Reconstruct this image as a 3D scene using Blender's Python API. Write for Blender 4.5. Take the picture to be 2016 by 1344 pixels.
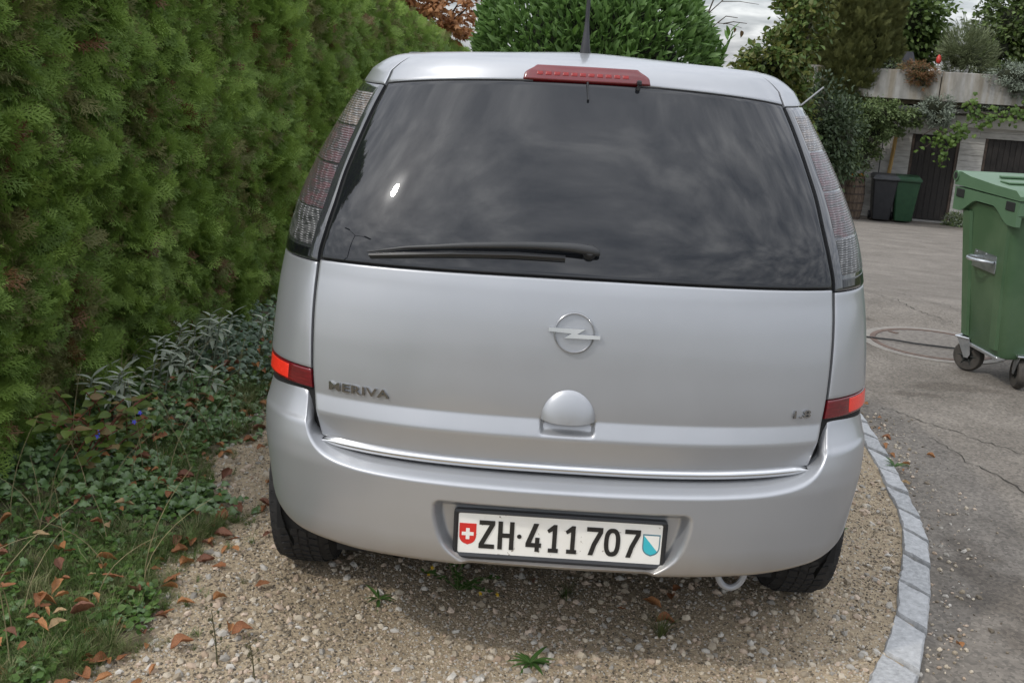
import bpy, bmesh, math, random
import numpy as np
from mathutils import Matrix, Vector, noise as mnoise

for _o in list(bpy.data.objects):
    bpy.data.objects.remove(_o)
scene = bpy.context.scene
COL = scene.collection
rng = np.random.default_rng(7)
random.seed(7)
R = math.radians
PI = math.pi

# ------------------------------------------------------------------ camera
cd = bpy.data.cameras.new('camera')
cam = bpy.data.objects.new('camera', cd)
COL.objects.link(cam)
RIGHT = Vector((0.99798916, 0.03300955, 0.05411102))
UP = Vector((-0.06079528, 0.25698045, 0.96450245))
FWD = Vector((-0.01793232, 0.96585269, -0.25847053))
CAM = Vector((-0.098, -2.3856, 1.5533))
mw = Matrix((RIGHT, UP, -FWD)).transposed().to_4x4()
mw.translation = CAM
cam.matrix_world = mw
cd.sensor_fit = 'HORIZONTAL'
cd.sensor_width = 36
cd.lens = 2096.08 / 2016 * 36
cd.clip_start = 0.05
cd.clip_end = 2000
scene.camera = cam

# ------------------------------------------------------------------ world
SUN_EL, SUN_AZ = R(47), R(-57)          # azimuth measured from -Y towards +X
world = bpy.data.worlds.new('World')
scene.world = world
world.use_nodes = True
wn, wl = world.node_tree.nodes, world.node_tree.links
wn.clear()
sun_dir = Vector((math.sin(SUN_AZ) * math.cos(SUN_EL), -math.cos(SUN_AZ) * math.cos(SUN_EL), math.sin(SUN_EL)))


def wnode(t, **kw):
    n = wn.new(t)
    for k, v in kw.items():
        setattr(n, k, v)
    return n


w_out = wnode('ShaderNodeOutputWorld')
w_sky = wnode('ShaderNodeTexSky', sky_type='NISHITA', sun_disc=False)
w_sky.sun_elevation = SUN_EL
w_sky.sun_rotation = math.atan2(sun_dir.x, sun_dir.y)
w_bg = wnode('ShaderNodeBackground')
w_bg.inputs[1].default_value = 0.10
w_tc = wnode('ShaderNodeTexCoord')
w_sep = wnode('ShaderNodeSeparateXYZ')
wl.new(w_tc.outputs['Generated'], w_sep.inputs[0])
w_add = wnode('ShaderNodeMath', operation='ADD')
w_abs = wnode('ShaderNodeMath', operation='ABSOLUTE')
wl.new(w_sep.outputs[2], w_abs.inputs[0])
wl.new(w_abs.outputs[0], w_add.inputs[0])
w_add.inputs[1].default_value = 0.22
w_dx = wnode('ShaderNodeMath', operation='DIVIDE')
w_dy = wnode('ShaderNodeMath', operation='DIVIDE')
for nd, s in ((w_dx, 0), (w_dy, 1)):
    wl.new(w_sep.outputs[s], nd.inputs[0])
    wl.new(w_add.outputs[0], nd.inputs[1])
w_cmb = wnode('ShaderNodeCombineXYZ')
wl.new(w_dx.outputs[0], w_cmb.inputs[0])
wl.new(w_dy.outputs[0], w_cmb.inputs[1])
w_n1 = wnode('ShaderNodeTexNoise')
w_n1.inputs['Scale'].default_value = 4.6
w_n1.inputs['Detail'].default_value = 9
w_n1.inputs['Roughness'].default_value = 0.55
w_n1.inputs['Distortion'].default_value = 0.25
w_map = wnode('ShaderNodeMapping')
w_map.inputs['Scale'].default_value = (1.15, 1.35, 1)
w_map.inputs['Rotation'].default_value = (0, 0, 0.35)
wl.new(w_cmb.outputs[0], w_map.inputs[0])
wl.new(w_map.outputs[0], w_n1.inputs['Vector'])
w_rp = wnode('ShaderNodeValToRGB')
el = w_rp.color_ramp.elements
el[0].position, el[0].color = 0.34, (2.9, 3.1, 3.5, 1)
el[1].position, el[1].color = 0.70, (8.2, 8.3, 8.5, 1)
e = w_rp.color_ramp.elements.new(0.52)
e.color = (5.0, 5.15, 5.5, 1)
wl.new(w_n1.outputs['Fac'], w_rp.inputs[0])
w_mix = wnode('ShaderNodeMixRGB')
w_mix.inputs[0].default_value = 0.88
wl.new(w_sky.outputs[0], w_mix.inputs[1])
# overcast sky: the zenith is brighter than the horizon
w_ov = wnode('ShaderNodeMath', operation='MULTIPLY_ADD')
wl.new(w_abs.outputs[0], w_ov.inputs[0])
w_ov.inputs[1].default_value = 1.02
w_ov.inputs[2].default_value = 0.46
w_om = wnode('ShaderNodeVectorMath', operation='SCALE')
wl.new(w_rp.outputs[0], w_om.inputs[0])
wl.new(w_ov.outputs[0], w_om.inputs['Scale'])
wl.new(w_om.outputs[0], w_mix.inputs[2])
# thin cloud glows round the veiled sun
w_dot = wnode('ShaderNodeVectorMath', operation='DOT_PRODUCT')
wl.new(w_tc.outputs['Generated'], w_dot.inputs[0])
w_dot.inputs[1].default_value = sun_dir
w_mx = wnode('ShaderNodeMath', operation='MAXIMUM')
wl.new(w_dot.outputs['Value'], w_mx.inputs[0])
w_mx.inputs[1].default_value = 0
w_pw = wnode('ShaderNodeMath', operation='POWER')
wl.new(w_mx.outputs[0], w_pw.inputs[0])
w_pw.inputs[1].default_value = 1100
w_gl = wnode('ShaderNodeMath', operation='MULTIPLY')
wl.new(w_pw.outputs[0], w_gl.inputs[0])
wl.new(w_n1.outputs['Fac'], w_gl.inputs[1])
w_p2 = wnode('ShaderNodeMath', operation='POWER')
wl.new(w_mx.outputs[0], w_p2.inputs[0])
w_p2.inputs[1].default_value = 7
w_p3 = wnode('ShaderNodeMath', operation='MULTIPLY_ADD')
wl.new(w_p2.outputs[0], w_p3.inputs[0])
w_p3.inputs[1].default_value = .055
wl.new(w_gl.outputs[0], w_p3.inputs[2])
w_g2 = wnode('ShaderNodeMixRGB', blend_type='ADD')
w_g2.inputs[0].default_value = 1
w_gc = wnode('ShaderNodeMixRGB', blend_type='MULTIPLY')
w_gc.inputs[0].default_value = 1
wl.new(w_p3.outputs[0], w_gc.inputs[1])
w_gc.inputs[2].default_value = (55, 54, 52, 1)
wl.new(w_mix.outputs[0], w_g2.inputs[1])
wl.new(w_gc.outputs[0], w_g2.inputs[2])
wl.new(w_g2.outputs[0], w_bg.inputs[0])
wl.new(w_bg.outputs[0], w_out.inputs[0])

# ------------------------------------------------------------------ sun
sd = bpy.data.lights.new('sun', 'SUN')
sd.energy = 0.5
sd.angle = R(2.0)
sd.color = (1.0, 0.95, 0.88)
sun = bpy.data.objects.new('sun', sd)
sun.rotation_euler = (-sun_dir).to_track_quat('-Z', 'Y').to_euler()
sun.location = (-10, -10, 15)
COL.objects.link(sun)

vs = scene.view_settings
vs.view_transform = 'Standard'
vs.look = 'None'
vs.exposure = 1.22
vs.gamma = 1
vs.use_curve_mapping = False
scene.render.engine = 'CYCLES'
scene.cycles.use_denoising = True
scene.cycles.denoiser = 'OPENIMAGEDENOISE'
scene.cycles.denoising_prefilter = 'ACCURATE'
scene.cycles.max_bounces = 5
scene.cycles.transparent_max_bounces = 8

# ================================================================== helpers
_m = {}


def mat(name, c1, c2=None, rough=0.6, metal=0.0, scale=8, detail=6, bump=None, coat=0.0, coat_rough=0.03,
        spec=0.5, rand=0.0, transl=0.0, coords='Object', contrast=(0.35, 0.65), ior=None, stretch=None, emis=None):
    """principled material: colour runs between c1 and c2 on a noise; optional bump=(scale,strength,dist)"""
    if name in _m:
        return _m[name]
    m = bpy.data.materials.new(name)
    m.use_nodes = True
    nt = m.node_tree
    n, l = nt.nodes, nt.links
    bs = n['Principled BSDF']
    out = n['Material Output']
    bs.inputs['Roughness'].default_value = rough
    bs.inputs['Metallic'].default_value = metal
    bs.inputs['Specular IOR Level'].default_value = spec
    bs.inputs['Coat Weight'].default_value = coat
    bs.inputs['Coat Roughness'].default_value = coat_rough
    if ior:
        bs.inputs['IOR'].default_value = ior
    tc = n.new('ShaderNodeTexCoord')
    vec = tc.outputs[coords]
    if stretch:
        mp = n.new('ShaderNodeMapping')
        mp.inputs['Scale'].default_value = stretch
        l.new(vec, mp.inputs[0])
        vec = mp.outputs[0]
    c2 = c2 or c1
    rp = n.new('ShaderNodeValToRGB')
    rp.color_ramp.elements[0].position, rp.color_ramp.elements[1].position = contrast
    rp.color_ramp.elements[0].color = (*c1, 1)
    rp.color_ramp.elements[1].color = (*c2, 1)
    nz = n.new('ShaderNodeTexNoise')
    nz.inputs['Scale'].default_value = scale
    nz.inputs['Detail'].default_value = detail
    nz.inputs['Roughness'].default_value = 0.6
    l.new(vec, nz.inputs['Vector'])
    l.new(nz.outputs['Fac'], rp.inputs[0])
    col = rp.outputs[0]
    if rand:
        oi = n.new('ShaderNodeObjectInfo')
        rp.color_ramp.elements[0].position, rp.color_ramp.elements[1].position = 0.0, 1.0
        mx = n.new('ShaderNodeMath')
        mx.operation = 'MULTIPLY_ADD'
        l.new(oi.outputs['Random'], mx.inputs[0])
        mx.inputs[1].default_value = rand
        md = n.new('ShaderNodeMath')
        md.operation = 'MULTIPLY'
        l.new(nz.outputs['Fac'], md.inputs[0])
        md.inputs[1].default_value = 1 - rand
        l.new(md.outputs[0], mx.inputs[2])
        l.new(mx.outputs[0], rp.inputs[0])
    l.new(col, bs.inputs['Base Color'])
    if bump:
        bz = n.new('ShaderNodeTexNoise')
        bz.inputs['Scale'].default_value = bump[0]
        bz.inputs['Detail'].default_value = 4
        l.new(vec, bz.inputs['Vector'])
        bp = n.new('ShaderNodeBump')
        bp.inputs['Strength'].default_value = bump[1]
        bp.inputs['Distance'].default_value = bump[2]
        l.new(bz.outputs['Fac'], bp.inputs['Height'])
        l.new(bp.outputs[0], bs.inputs['Normal'])
    if transl:
        tr = n.new('ShaderNodeBsdfTranslucent')
        ms = n.new('ShaderNodeMixShader')
        ms.inputs[0].default_value = transl
        l.new(col, tr.inputs[0])
        l.new(bs.outputs[0], ms.inputs[1])
        l.new(tr.outputs[0], ms.inputs[2])
        l.new(ms.outputs[0], out.inputs[0])
    _m[name] = m
    return m


def tag(o, label=None, cat=None, group=None, kind=None):
    if label:
        o['label'] = label
    if cat:
        o['category'] = cat
    if group:
        o['group'] = group
    if kind:
        o['kind'] = kind
    return o


def empty(name, loc, label=None, cat=None, group=None):
    o = bpy.data.objects.new(name, None)
    o.empty_display_size = 0.1
    o.location = loc
    COL.objects.link(o)
    return tag(o, label, cat, group)


def link(o, parent=None):
    COL.objects.link(o)
    if parent is not None:
        o.parent = parent
        if parent.type == 'EMPTY':        # children are written in world coordinates
            o.matrix_parent_inverse = Matrix.Translation(-Vector(parent.location))
    return o


def mesh(name, verts, faces, material=None, smooth=True, sharp=None):
    me = bpy.data.meshes.new(name)
    me.from_pydata([tuple(map(float, v)) for v in verts], [], [tuple(map(int, f)) for f in faces])
    if material:
        me.materials.append(material)
    me.polygons.foreach_set('use_smooth', [smooth] * len(me.polygons))
    if smooth and sharp:
        me.set_sharp_from_angle(angle=R(sharp))
    me.update()
    return me


def obj(name, verts, faces, material=None, parent=None, smooth=True, sharp=None):
    return link(bpy.data.objects.new(name, mesh(name, verts, faces, material, smooth, sharp)), parent)


class MB:
    """collects shapes into one mesh"""

    def __init__(s):
        s.v, s.f = [], []

    def add(s, v, f):
        o = len(s.v)
        s.v += [tuple(p) for p in v]
        s.f += [tuple(i + o for i in q) for q in f]
        return s

    def box(s, c, size, rot=None, bev=0.0):
        hx, hy, hz = [a / 2 for a in size]
        if bev:
            b = min(bev, hx * .9, hy * .9, hz * .9)
            pts = []
            for sx in (-1, 1):
                for sy in (-1, 1):
                    for sz in (-1, 1):
                        pts += [(sx * (hx - b), sy * (hy - b), sz * hz), (sx * (hx - b), sy * hy, sz * (hz - b)),
                                (sx * hx, sy * (hy - b), sz * (hz - b))]
            bm = bmesh.new()
            for p in pts:
                bm.verts.new(p)
            bmesh.ops.convex_hull(bm, input=bm.verts)
            bm.verts.index_update()
            v = [tuple(q.co) for q in bm.verts]
            f = [[q.index for q in fc.verts] for fc in bm.faces]
            bm.free()
        else:
            v = [(x, y, z) for x in (-hx, hx) for y in (-hy, hy) for z in (-hz, hz)]
            f = [(0, 1, 3, 2), (4, 6, 7, 5), (0, 4, 5, 1), (2, 3, 7, 6), (0, 2, 6, 4), (1, 5, 7, 3)]
        if rot is not None:
            v = [rot @ Vector(p) for p in v]
        return s.add([(p[0] + c[0], p[1] + c[1], p[2] + c[2]) for p in v], f)

    def tube(s, pts, rad, n=8, caps=True):
        pts = [Vector(p) for p in pts]
        if not hasattr(rad, '__len__'):
            rad = [rad] * len(pts)
        v, f = [], []
        prev = None
        for i, p in enumerate(pts):
            t = (pts[min(i + 1, len(pts) - 1)] - pts[max(i - 1, 0)])
            t = t.normalized() if t.length > 1e-9 else Vector((0, 0, 1))
            if prev is None:
                a = t.cross(Vector((0, 0, 1)))
                if a.length < .1:
                    a = t.cross(Vector((1, 0, 0)))
            else:
                a = prev - t * prev.dot(t)
            a.normalize()
            prev = a
            b = t.cross(a)
            for k in range(n):
                q = 2 * PI * k / n
                v.append(p + (a * math.cos(q) + b * math.sin(q)) * rad[i])
        for i in range(len(pts) - 1):
            for k in range(n):
                f.append((i * n + k, i * n + (k + 1) % n, (i + 1) * n + (k + 1) % n, (i + 1) * n + k))
        if caps:
            f.append(tuple(range(n - 1, -1, -1)))
            f.append(tuple((len(pts) - 1) * n + k for k in range(n)))
        return s.add(v, f)

    def lathe(s, prof, n=24, c=(0, 0, 0), axis='z', closed=False):
        v, f = [], []
        for (r, h) in prof:
            for k in range(n):
                a = 2 * PI * k / n
                x, y = r * math.cos(a), r * math.sin(a)
                p = (x, y, h) if axis == 'z' else ((h, x, y) if axis == 'x' else (x, h, y))
                v.append((p[0] + c[0], p[1] + c[1], p[2] + c[2]))
        m = len(prof)
        for i in range(m if closed else m - 1):
            for k in range(n):
                j = (i + 1) % m
                f.append((i * n + k, i * n + (k + 1) % n, j * n + (k + 1) % n, j * n + k))
        if not closed:
            f.append(tuple(range(n - 1, -1, -1)))
            f.append(tuple((m - 1) * n + k for k in range(n)))
        return s.add(v, f)

    def prism(s, poly, fn, d0, d1):
        """polygon (2d) extruded between depths; fn(u,v,d)->3d"""
        n = len(poly)
        v = [fn(u, w, d0) for u, w in poly] + [fn(u, w, d1) for u, w in poly]
        f = [tuple(range(n)), tuple(range(2 * n - 1, n - 1, -1))]
        for i in range(n):
            f.append((i, (i + 1) % n, n + (i + 1) % n, n + i))
        return s.add(v, f)

    def build(s, name, material=None, parent=None, smooth=True, sharp=35):
        return obj(name, s.v, s.f, material, parent, smooth, sharp)

    def mesh(s, name, material=None, smooth=True, sharp=35):
        return mesh(name, s.v, s.f, material, smooth, sharp)


def interp(tab, linear=False):
    a = np.array(tab, float)
    x, y = a[:, 0], a[:, 1]
    if linear:
        return lambda t: np.interp(t, x, y)
    d = np.diff(y) / np.diff(x)
    m = np.empty(len(x))
    m[0], m[-1] = d[0], d[-1]
    for i in range(1, len(x) - 1):
        m[i] = 0 if d[i - 1] * d[i] <= 0 else 2 * d[i - 1] * d[i] / (d[i - 1] + d[i])

    def f(t):
        t = np.clip(t, x[0], x[-1])
        i = np.clip(np.searchsorted(x, t) - 1, 0, len(x) - 2)
        h = x[i + 1] - x[i]
        q = (t - x[i]) / h
        return ((2 * q**3 - 3 * q**2 + 1) * y[i] + (q**3 - 2 * q**2 + q) * h * m[i]
                + (-2 * q**3 + 3 * q**2) * y[i + 1] + (q**3 - q**2) * h * m[i + 1])
    return f


def smooth01(t):
    t = np.clip(t, 0, 1)
    return t * t * (3 - 2 * t)


# ---- instancing of small uncountable pieces (foliage, gravel, grass) with geometry nodes
def scatter(name, protos, loc, rot, scl, idx=None, parent=None):
    """protos: list of meshes; loc (n,3), rot euler (n,3), scl (n,) or (n,3)"""
    loc = np.asarray(loc, np.float32)
    n = len(loc)
    rot = np.asarray(rot, np.float32)
    scl = np.asarray(scl, np.float32)
    if scl.ndim == 1:
        scl = np.repeat(scl[:, None], 3, 1)
    if idx is None:
        idx = rng.integers(0, len(protos), n)
    me = bpy.data.meshes.new(name)
    me.vertices.add(n)
    me.vertices.foreach_set('co', loc.ravel())
    for nm, tp, arr in (('rot', 'FLOAT_VECTOR', rot), ('scl', 'FLOAT_VECTOR', scl)):
        a = me.attributes.new(nm, tp, 'POINT')
        a.data.foreach_set('vector', np.ascontiguousarray(arr, np.float32).ravel())
    a = me.attributes.new('idx', 'INT', 'POINT')
    a.data.foreach_set('value', np.ascontiguousarray(idx, np.int32))
    o = bpy.data.objects.new(name, me)
    link(o, parent)
    if parent is not None:
        o['kind'] = 'stuff'
    g = bpy.data.node_groups.new(name + '_nodes', 'GeometryNodeTree')
    g.interface.new_socket('Geometry', in_out='INPUT', socket_type='NodeSocketGeometry')
    g.interface.new_socket('Geometry', in_out='OUTPUT', socket_type='NodeSocketGeometry')
    nn, ll = g.nodes, g.links
    gi, go = nn.new('NodeGroupInput'), nn.new('NodeGroupOutput')
    ip = nn.new('GeometryNodeInstanceOnPoints')
    ip.inputs['Pick Instance'].default_value = True
    jn = nn.new('GeometryNodeJoinGeometry')
    for pm in reversed(protos):
        po = bpy.data.objects.new(name + '_piece', pm)
        oi = nn.new('GeometryNodeObjectInfo')
        oi.inputs['Object'].default_value = po
        gt = nn.new('GeometryNodeGeometryToInstance')
        ll.new(oi.outputs['Geometry'], gt.inputs[0])
        ll.new(gt.outputs[0], jn.inputs[0])
    ll.new(gi.outputs[0], ip.inputs['Points'])
    ll.new(jn.outputs[0], ip.inputs['Instance'])
    for nm, tp, sk in (('rot', 'FLOAT_VECTOR', 'Rotation'), ('scl', 'FLOAT_VECTOR', 'Scale'), ('idx', 'INT', 'Instance Index')):
        na = nn.new('GeometryNodeInputNamedAttribute')
        na.data_type = tp
        na.inputs['Name'].default_value = nm
        src = na.outputs['Attribute']
        if nm == 'rot':
            er = nn.new('FunctionNodeEulerToRotation')
            ll.new(src, er.inputs[0])
            src = er.outputs[0]
        ll.new(src, ip.inputs[sk])
    ll.new(ip.outputs[0], go.inputs[0])
    md = o.modifiers.new('instances', 'NODES')
    md.node_group = g
    return o


def euler_from_axes(xdir, zdir):
    """arrays of x-axis and approx z-axis -> XYZ euler"""
    x = xdir / np.maximum(np.linalg.norm(xdir, axis=1, keepdims=True), 1e-9)
    y = np.cross(zdir, x)
    y /= np.maximum(np.linalg.norm(y, axis=1, keepdims=True), 1e-9)
    z = np.cross(x, y)
    # matrix columns x,y,z ; XYZ euler: R = Rz Ry Rx
    ry = np.arcsin(np.clip(-x[:, 2], -1, 1))
    rx = np.arctan2(y[:, 2], z[:, 2])
    rz = np.arctan2(x[:, 1], x[:, 0])
    return np.stack([rx, ry, rz], 1)


def nz3(p, scale, seed=0.0):
    return np.array([mnoise.noise(Vector((float(a[0]) * scale + seed, float(a[1]) * scale, float(a[2]) * scale + seed * .7))) for a in p])


def unit(v):
    return v / np.maximum(np.linalg.norm(v, axis=-1, keepdims=True), 1e-9)


def rand_dirs(n):
    return unit(rng.normal(size=(n, 3)))


# ================================================================== terrain
GA = np.array([8.443, 22.794, -1.65])          # garage door corner on the ground
GU = np.array([0.96102, -0.27649, 0.0])        # along the garage front, to the right
GN = np.array([-0.27649, -0.96102, 0.0])       # out of the garage front


def H(x, y):
    q = (x - GA[0]) * GN[0] + (y - GA[1]) * GN[1]
    t = np.clip((q - 1.0) / 17.5, 0, 1)
    t = t + 0.10 * np.sin(2 * PI * t) * .5
    h = -1.65 * (1 - t)
    back = smooth01((-q - 3.0) / 2.5)
    h = h + back * 3.2
    return h


def axis(lo, hi, dense_lo, dense_hi, fine, coarse):
    a = list(np.arange(dense_lo, dense_hi + 1e-6, fine))
    x = dense_lo
    st = fine
    pre = []
    while x > lo:
        st = min(st * 1.35, coarse)
        x -= st
        pre.append(x)
    x = dense_hi
    st = fine
    post = []
    while x < hi:
        st = min(st * 1.35, coarse)
        x += st
        post.append(x)
    return np.array(pre[::-1] + a + post)


def sheet(name, xs, ys, zoff, material, keep=None, zf=None):
    X, Y = np.meshgrid(xs, ys)
    Z = H(X, Y) + zoff + (zf(X, Y) if zf else 0)
    nx, ny = len(xs), len(ys)
    v = np.stack([X, Y, Z], -1).reshape(-1, 3)
    f = []
    for j in range(ny - 1):
        for i in range(nx - 1):
            if keep is None or keep((xs[i] + xs[i + 1]) / 2, (ys[j] + ys[j + 1]) / 2):
                f.append((j * nx + i, j * nx + i + 1, (j + 1) * nx + i + 1, (j + 1) * nx + i))
    o = obj(name, v, f, material)
    o['kind'] = 'structure'
    return o


def asphalt_material():
    m = mat('asphalt', (.125, .112, .096), (.19, .173, .152), rough=.92, scale=2.2, detail=10, bump=(220, .5, .004), coords='Object')
    nt = m.node_tree
    n, l = nt.nodes, nt.links
    bs = n['Principled BSDF']
    src = bs.inputs['Base Color'].links[0].from_socket
    tc = n.new('ShaderNodeTexCoord')
    vo = n.new('ShaderNodeTexVoronoi')
    vo.inputs['Scale'].default_value = 95
    l.new(tc.outputs['Object'], vo.inputs['Vector'])
    rp = n.new('ShaderNodeValToRGB')
    rp.color_ramp.elements[0].position, rp.color_ramp.elements[0].color = 0.0, (.62, .61, .59, 1)
    rp.color_ramp.elements[1].position, rp.color_ramp.elements[1].color = 1.0, (1.45, 1.41, 1.35, 1)
    l.new(vo.outputs['Color'], rp.inputs[0])
    mx = n.new('ShaderNodeMixRGB')
    mx.blend_type = 'MULTIPLY'
    mx.inputs[0].default_value = 1
    l.new(src, mx.inputs[1])
    l.new(rp.outputs[0], mx.inputs[2])
    cur = mx.outputs[0]
    # oil and damp stains on the road, each with its own ragged shape
    nzs = n.new('ShaderNodeTexNoise')
    nzs.inputs['Scale'].default_value = 7
    nzs.inputs['Detail'].default_value = 6
    l.new(tc.outputs['Object'], nzs.inputs['Vector'])
    for (x, y, rx, ry) in ((2.13, 3.02, .34, .12), (1.86, 2.86, .22, .06), (2.05, 4.55, .20, .10), (1.42, .75, .16, .55)):
        mp = n.new('ShaderNodeMapping')
        mp.vector_type = 'TEXTURE'
        mp.inputs['Location'].default_value = (x, y, 0)
        mp.inputs['Scale'].default_value = (rx, ry, 50)
        l.new(tc.outputs['Object'], mp.inputs[0])
        ln = n.new('ShaderNodeVectorMath')
        ln.operation = 'LENGTH'
        l.new(mp.outputs[0], ln.inputs[0])
        ad = n.new('ShaderNodeMath')
        ad.operation = 'MULTIPLY_ADD'
        l.new(nzs.outputs['Fac'], ad.inputs[0])
        ad.inputs[1].default_value = 2.4
        l.new(ln.outputs['Value'], ad.inputs[2])
        r2 = n.new('ShaderNodeValToRGB')
        r2.color_ramp.elements[0].position, r2.color_ramp.elements[0].color = .62, (.68, .66, .64, 1)
        r2.color_ramp.elements[1].position, r2.color_ramp.elements[1].color = .78, (1, 1, 1, 1)
        sc = n.new('ShaderNodeMath')
        sc.operation = 'MULTIPLY'
        sc.inputs[1].default_value = .38
        l.new(ad.outputs[0], sc.inputs[0])
        l.new(sc.outputs[0], r2.inputs[0])
        m2 = n.new('ShaderNodeMixRGB')
        m2.blend_type = 'MULTIPLY'
        m2.inputs[0].default_value = 1
        l.new(cur, m2.inputs[1])
        l.new(r2.outputs[0], m2.inputs[2])
        cur = m2.outputs[0]
    l.new(cur, bs.inputs['Base Color'])
    return m


M_ASPH = asphalt_material()
M_GRAVEL = mat('gravel_bed', (.27, .21, .135), (.48, .385, .26), rough=.95, scale=60, detail=10, bump=(160, .9, .008))
M_SOIL = mat('soil', (.085, .066, .042), (.19, .15, .10), rough=.95, scale=14, detail=8, bump=(60, .8, .01))

# kerb line: joints between the granite stones (gravel side, road side)
KERB = [((.80, .06), (.885, -.045)), ((.917, .261), (.99, .158)), ((1.021, .481), (1.086, .382)), ((1.099, .702), (1.174, .603)),
        ((1.179, .909), (1.245, .81)), ((1.24, 1.104), (1.304, .999)), ((1.281, 1.29), (1.346, 1.202)), ((1.306, 1.511), (1.376, 1.424)),
        ((1.334, 1.703), (1.402, 1.622)), ((1.354, 1.934), (1.424, 1.829)), ((1.372, 2.14), (1.445, 2.04)), ((1.388, 2.35), (1.462, 2.26)),
        ((1.40, 2.57), (1.475, 2.48)), ((1.41, 2.79), (1.486, 2.70)), ((1.42, 3.01), (1.496, 2.92)), ((1.43, 3.23), (1.506, 3.14))]
_k = np.array([[(a[0] + b[0]) / 2, (a[1] + b[1]) / 2] for a, b in KERB])


def kerb_x(y):
    lo = _k[0, 0] + (y - _k[0, 1]) * .52
    hi = _k[-1, 0] + (y - _k[-1, 1]) * .03
    return np.where(y < _k[0, 1], lo, np.where(y > _k[-1, 1], hi, np.interp(y, _k[:, 1], _k[:, 0])))


def build_ground():
    xs = axis(-90, 140, -5, 14, .5, 12)
    ys = axis(-60, 190, -4, 30, .5, 12)
    M_TURF = mat('rough_turf', (.035, .05, .018), (.11, .12, .05), rough=.95, scale=3.5, detail=10, bump=(40, .8, .03))
    sheet('ground', xs, ys, -.06, M_TURF)
    # asphalt road right of the kerb and across the yard to the garage
    n = 150
    ysr = np.concatenate([np.linspace(-14, -1, 14, endpoint=False), np.linspace(-1, 5, 60, endpoint=False), np.linspace(5, 23.2, 36)])
    v, f = [], []
    cols = [0, .05, .1, .25, .5, .8, 1.2, 1.8, 2.5, 3.5, 5, 7, 9, 12, 16, 22]
    for y in ysr:
        x0 = float(kerb_x(y)) + .015
        if y > 5:
            x0 -= (y - 5) * .16 * (1 if y < 12 else 12 / y * .9)
        for c in cols:
            x = x0 + c
            v.append((x, y, float(H(x, y))))
    nc = len(cols)
    for j in range(len(ysr) - 1):
        for i in range(nc - 1):
            f.append((j * nc + i, j * nc + i + 1, (j + 1) * nc + i + 1, (j + 1) * nc + i))
    o = obj('road', v, f, M_ASPH)
    o['kind'] = 'structure'
    # gravel parking strip between the verge and the kerb
    ysg = np.arange(-3.2, 6.6, .05)
    v, f = [], []
    nc = 60
    for y in ysg:
        xa, xb = -2.2, float(kerb_x(y)) + .01
        for i in range(nc):
            x = xa + (xb - xa) * i / (nc - 1)
            z = float(H(x, y)) + .018 + .010 * mnoise.noise(Vector((x * 2.1, y * 2.1, 0))) + .004 * mnoise.noise(Vector((x * 9, y * 9, 3)))
            v.append((x, y, z))
    for j in range(len(ysg) - 1):
        for i in range(nc - 1):
            f.append((j * nc + i, j * nc + i + 1, (j + 1) * nc + i + 1, (j + 1) * nc + i))
    o = obj('gravel_parking_strip', v, f, M_GRAVEL)
    o['kind'] = 'structure'


def gz(x, y):
    return float(H(x, y)) + .018 + .010 * mnoise.noise(Vector((x * 2.1, y * 2.1, 0))) + .004 * mnoise.noise(Vector((x * 9, y * 9, 3)))


def build_kerb():
    M_GR = mat('granite', (.33, .335, .335), (.50, .505, .505), rough=.85, scale=45, detail=10, bump=(90, .7, .006), contrast=(.3, .7))
    M_GR2 = mat('granite_dark', (.27, .275, .275), (.46, .465, .465), rough=.85, scale=60, detail=10, bump=(70, .9, .008), contrast=(.3, .7))
    root = empty('kerb', (1.2, 1.0, 0))
    root['kind'] = 'structure'
    tag(root, 'curved row of grey granite kerb stones between gravel and asphalt')
    for i in range(len(KERB) - 1):
        (a, b), (d, c) = KERB[i], KERB[i + 1]
        ctr = np.mean([a, b, c, d], axis=0)
        top = .032 + random.uniform(-.004, .004)
        N = 7
        v, f = [], []
        A, B, C, D = [np.array(p) + (ctr - np.array(p)) / np.linalg.norm(ctr - np.array(p)) * .009 for p in (a, b, c, d)]
        for layer in range(3):
            inset = (0, .0, .007)[layer]
            zz = (-.10, top - .008, top)[layer]
            ring = []
            for (P, Q) in ((A, B), (B, C), (C, D), (D, A)):
                for k in range(N):
                    p = P + (Q - P) * k / N
                    jit = mnoise.noise(Vector((p[0] * 31, p[1] * 31, i))) * .006
                    dv = (ctr - p) / np.linalg.norm(ctr - p)
                    p = p + dv * (inset + jit)
                    ring.append((p[0], p[1], zz + (mnoise.noise(Vector((p[0] * 14, p[1] * 14, i * 3))) * .004 if layer else 0)))
            v += ring
        n = 4 * N
        for L in range(2):
            for k in range(n):
                f.append((L * n + k, L * n + (k + 1) % n, (L + 1) * n + (k + 1) % n, (L + 1) * n + k))
        f.append(tuple(range(2 * n, 3 * n)))
        obj('stone', v, f, M_GR if i % 3 else M_GR2, root, smooth=True, sharp=40)


def pebble_meshes(material, n=6, sub=1):
    out = []
    for i in range(n):
        bm = bmesh.new()
        bmesh.ops.create_icosphere(bm, subdivisions=sub, radius=1)
        sx, sy, sz = random.uniform(.8, 1.2), random.uniform(.6, .9), random.uniform(.45, .7)
        for vv in bm.verts:
            k = 1 + .42 * mnoise.noise(vv.co * 1.3 + Vector((i * 7, 0, 0)))
            vv.co = Vector((vv.co.x * sx * k, vv.co.y * sy * k, vv.co.z * sz * k))
        me = bpy.data.meshes.new('pebble')
        bm.to_mesh(me)
        bm.free()
        me.materials.append(material)
        out.append(me)
    return out


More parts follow.
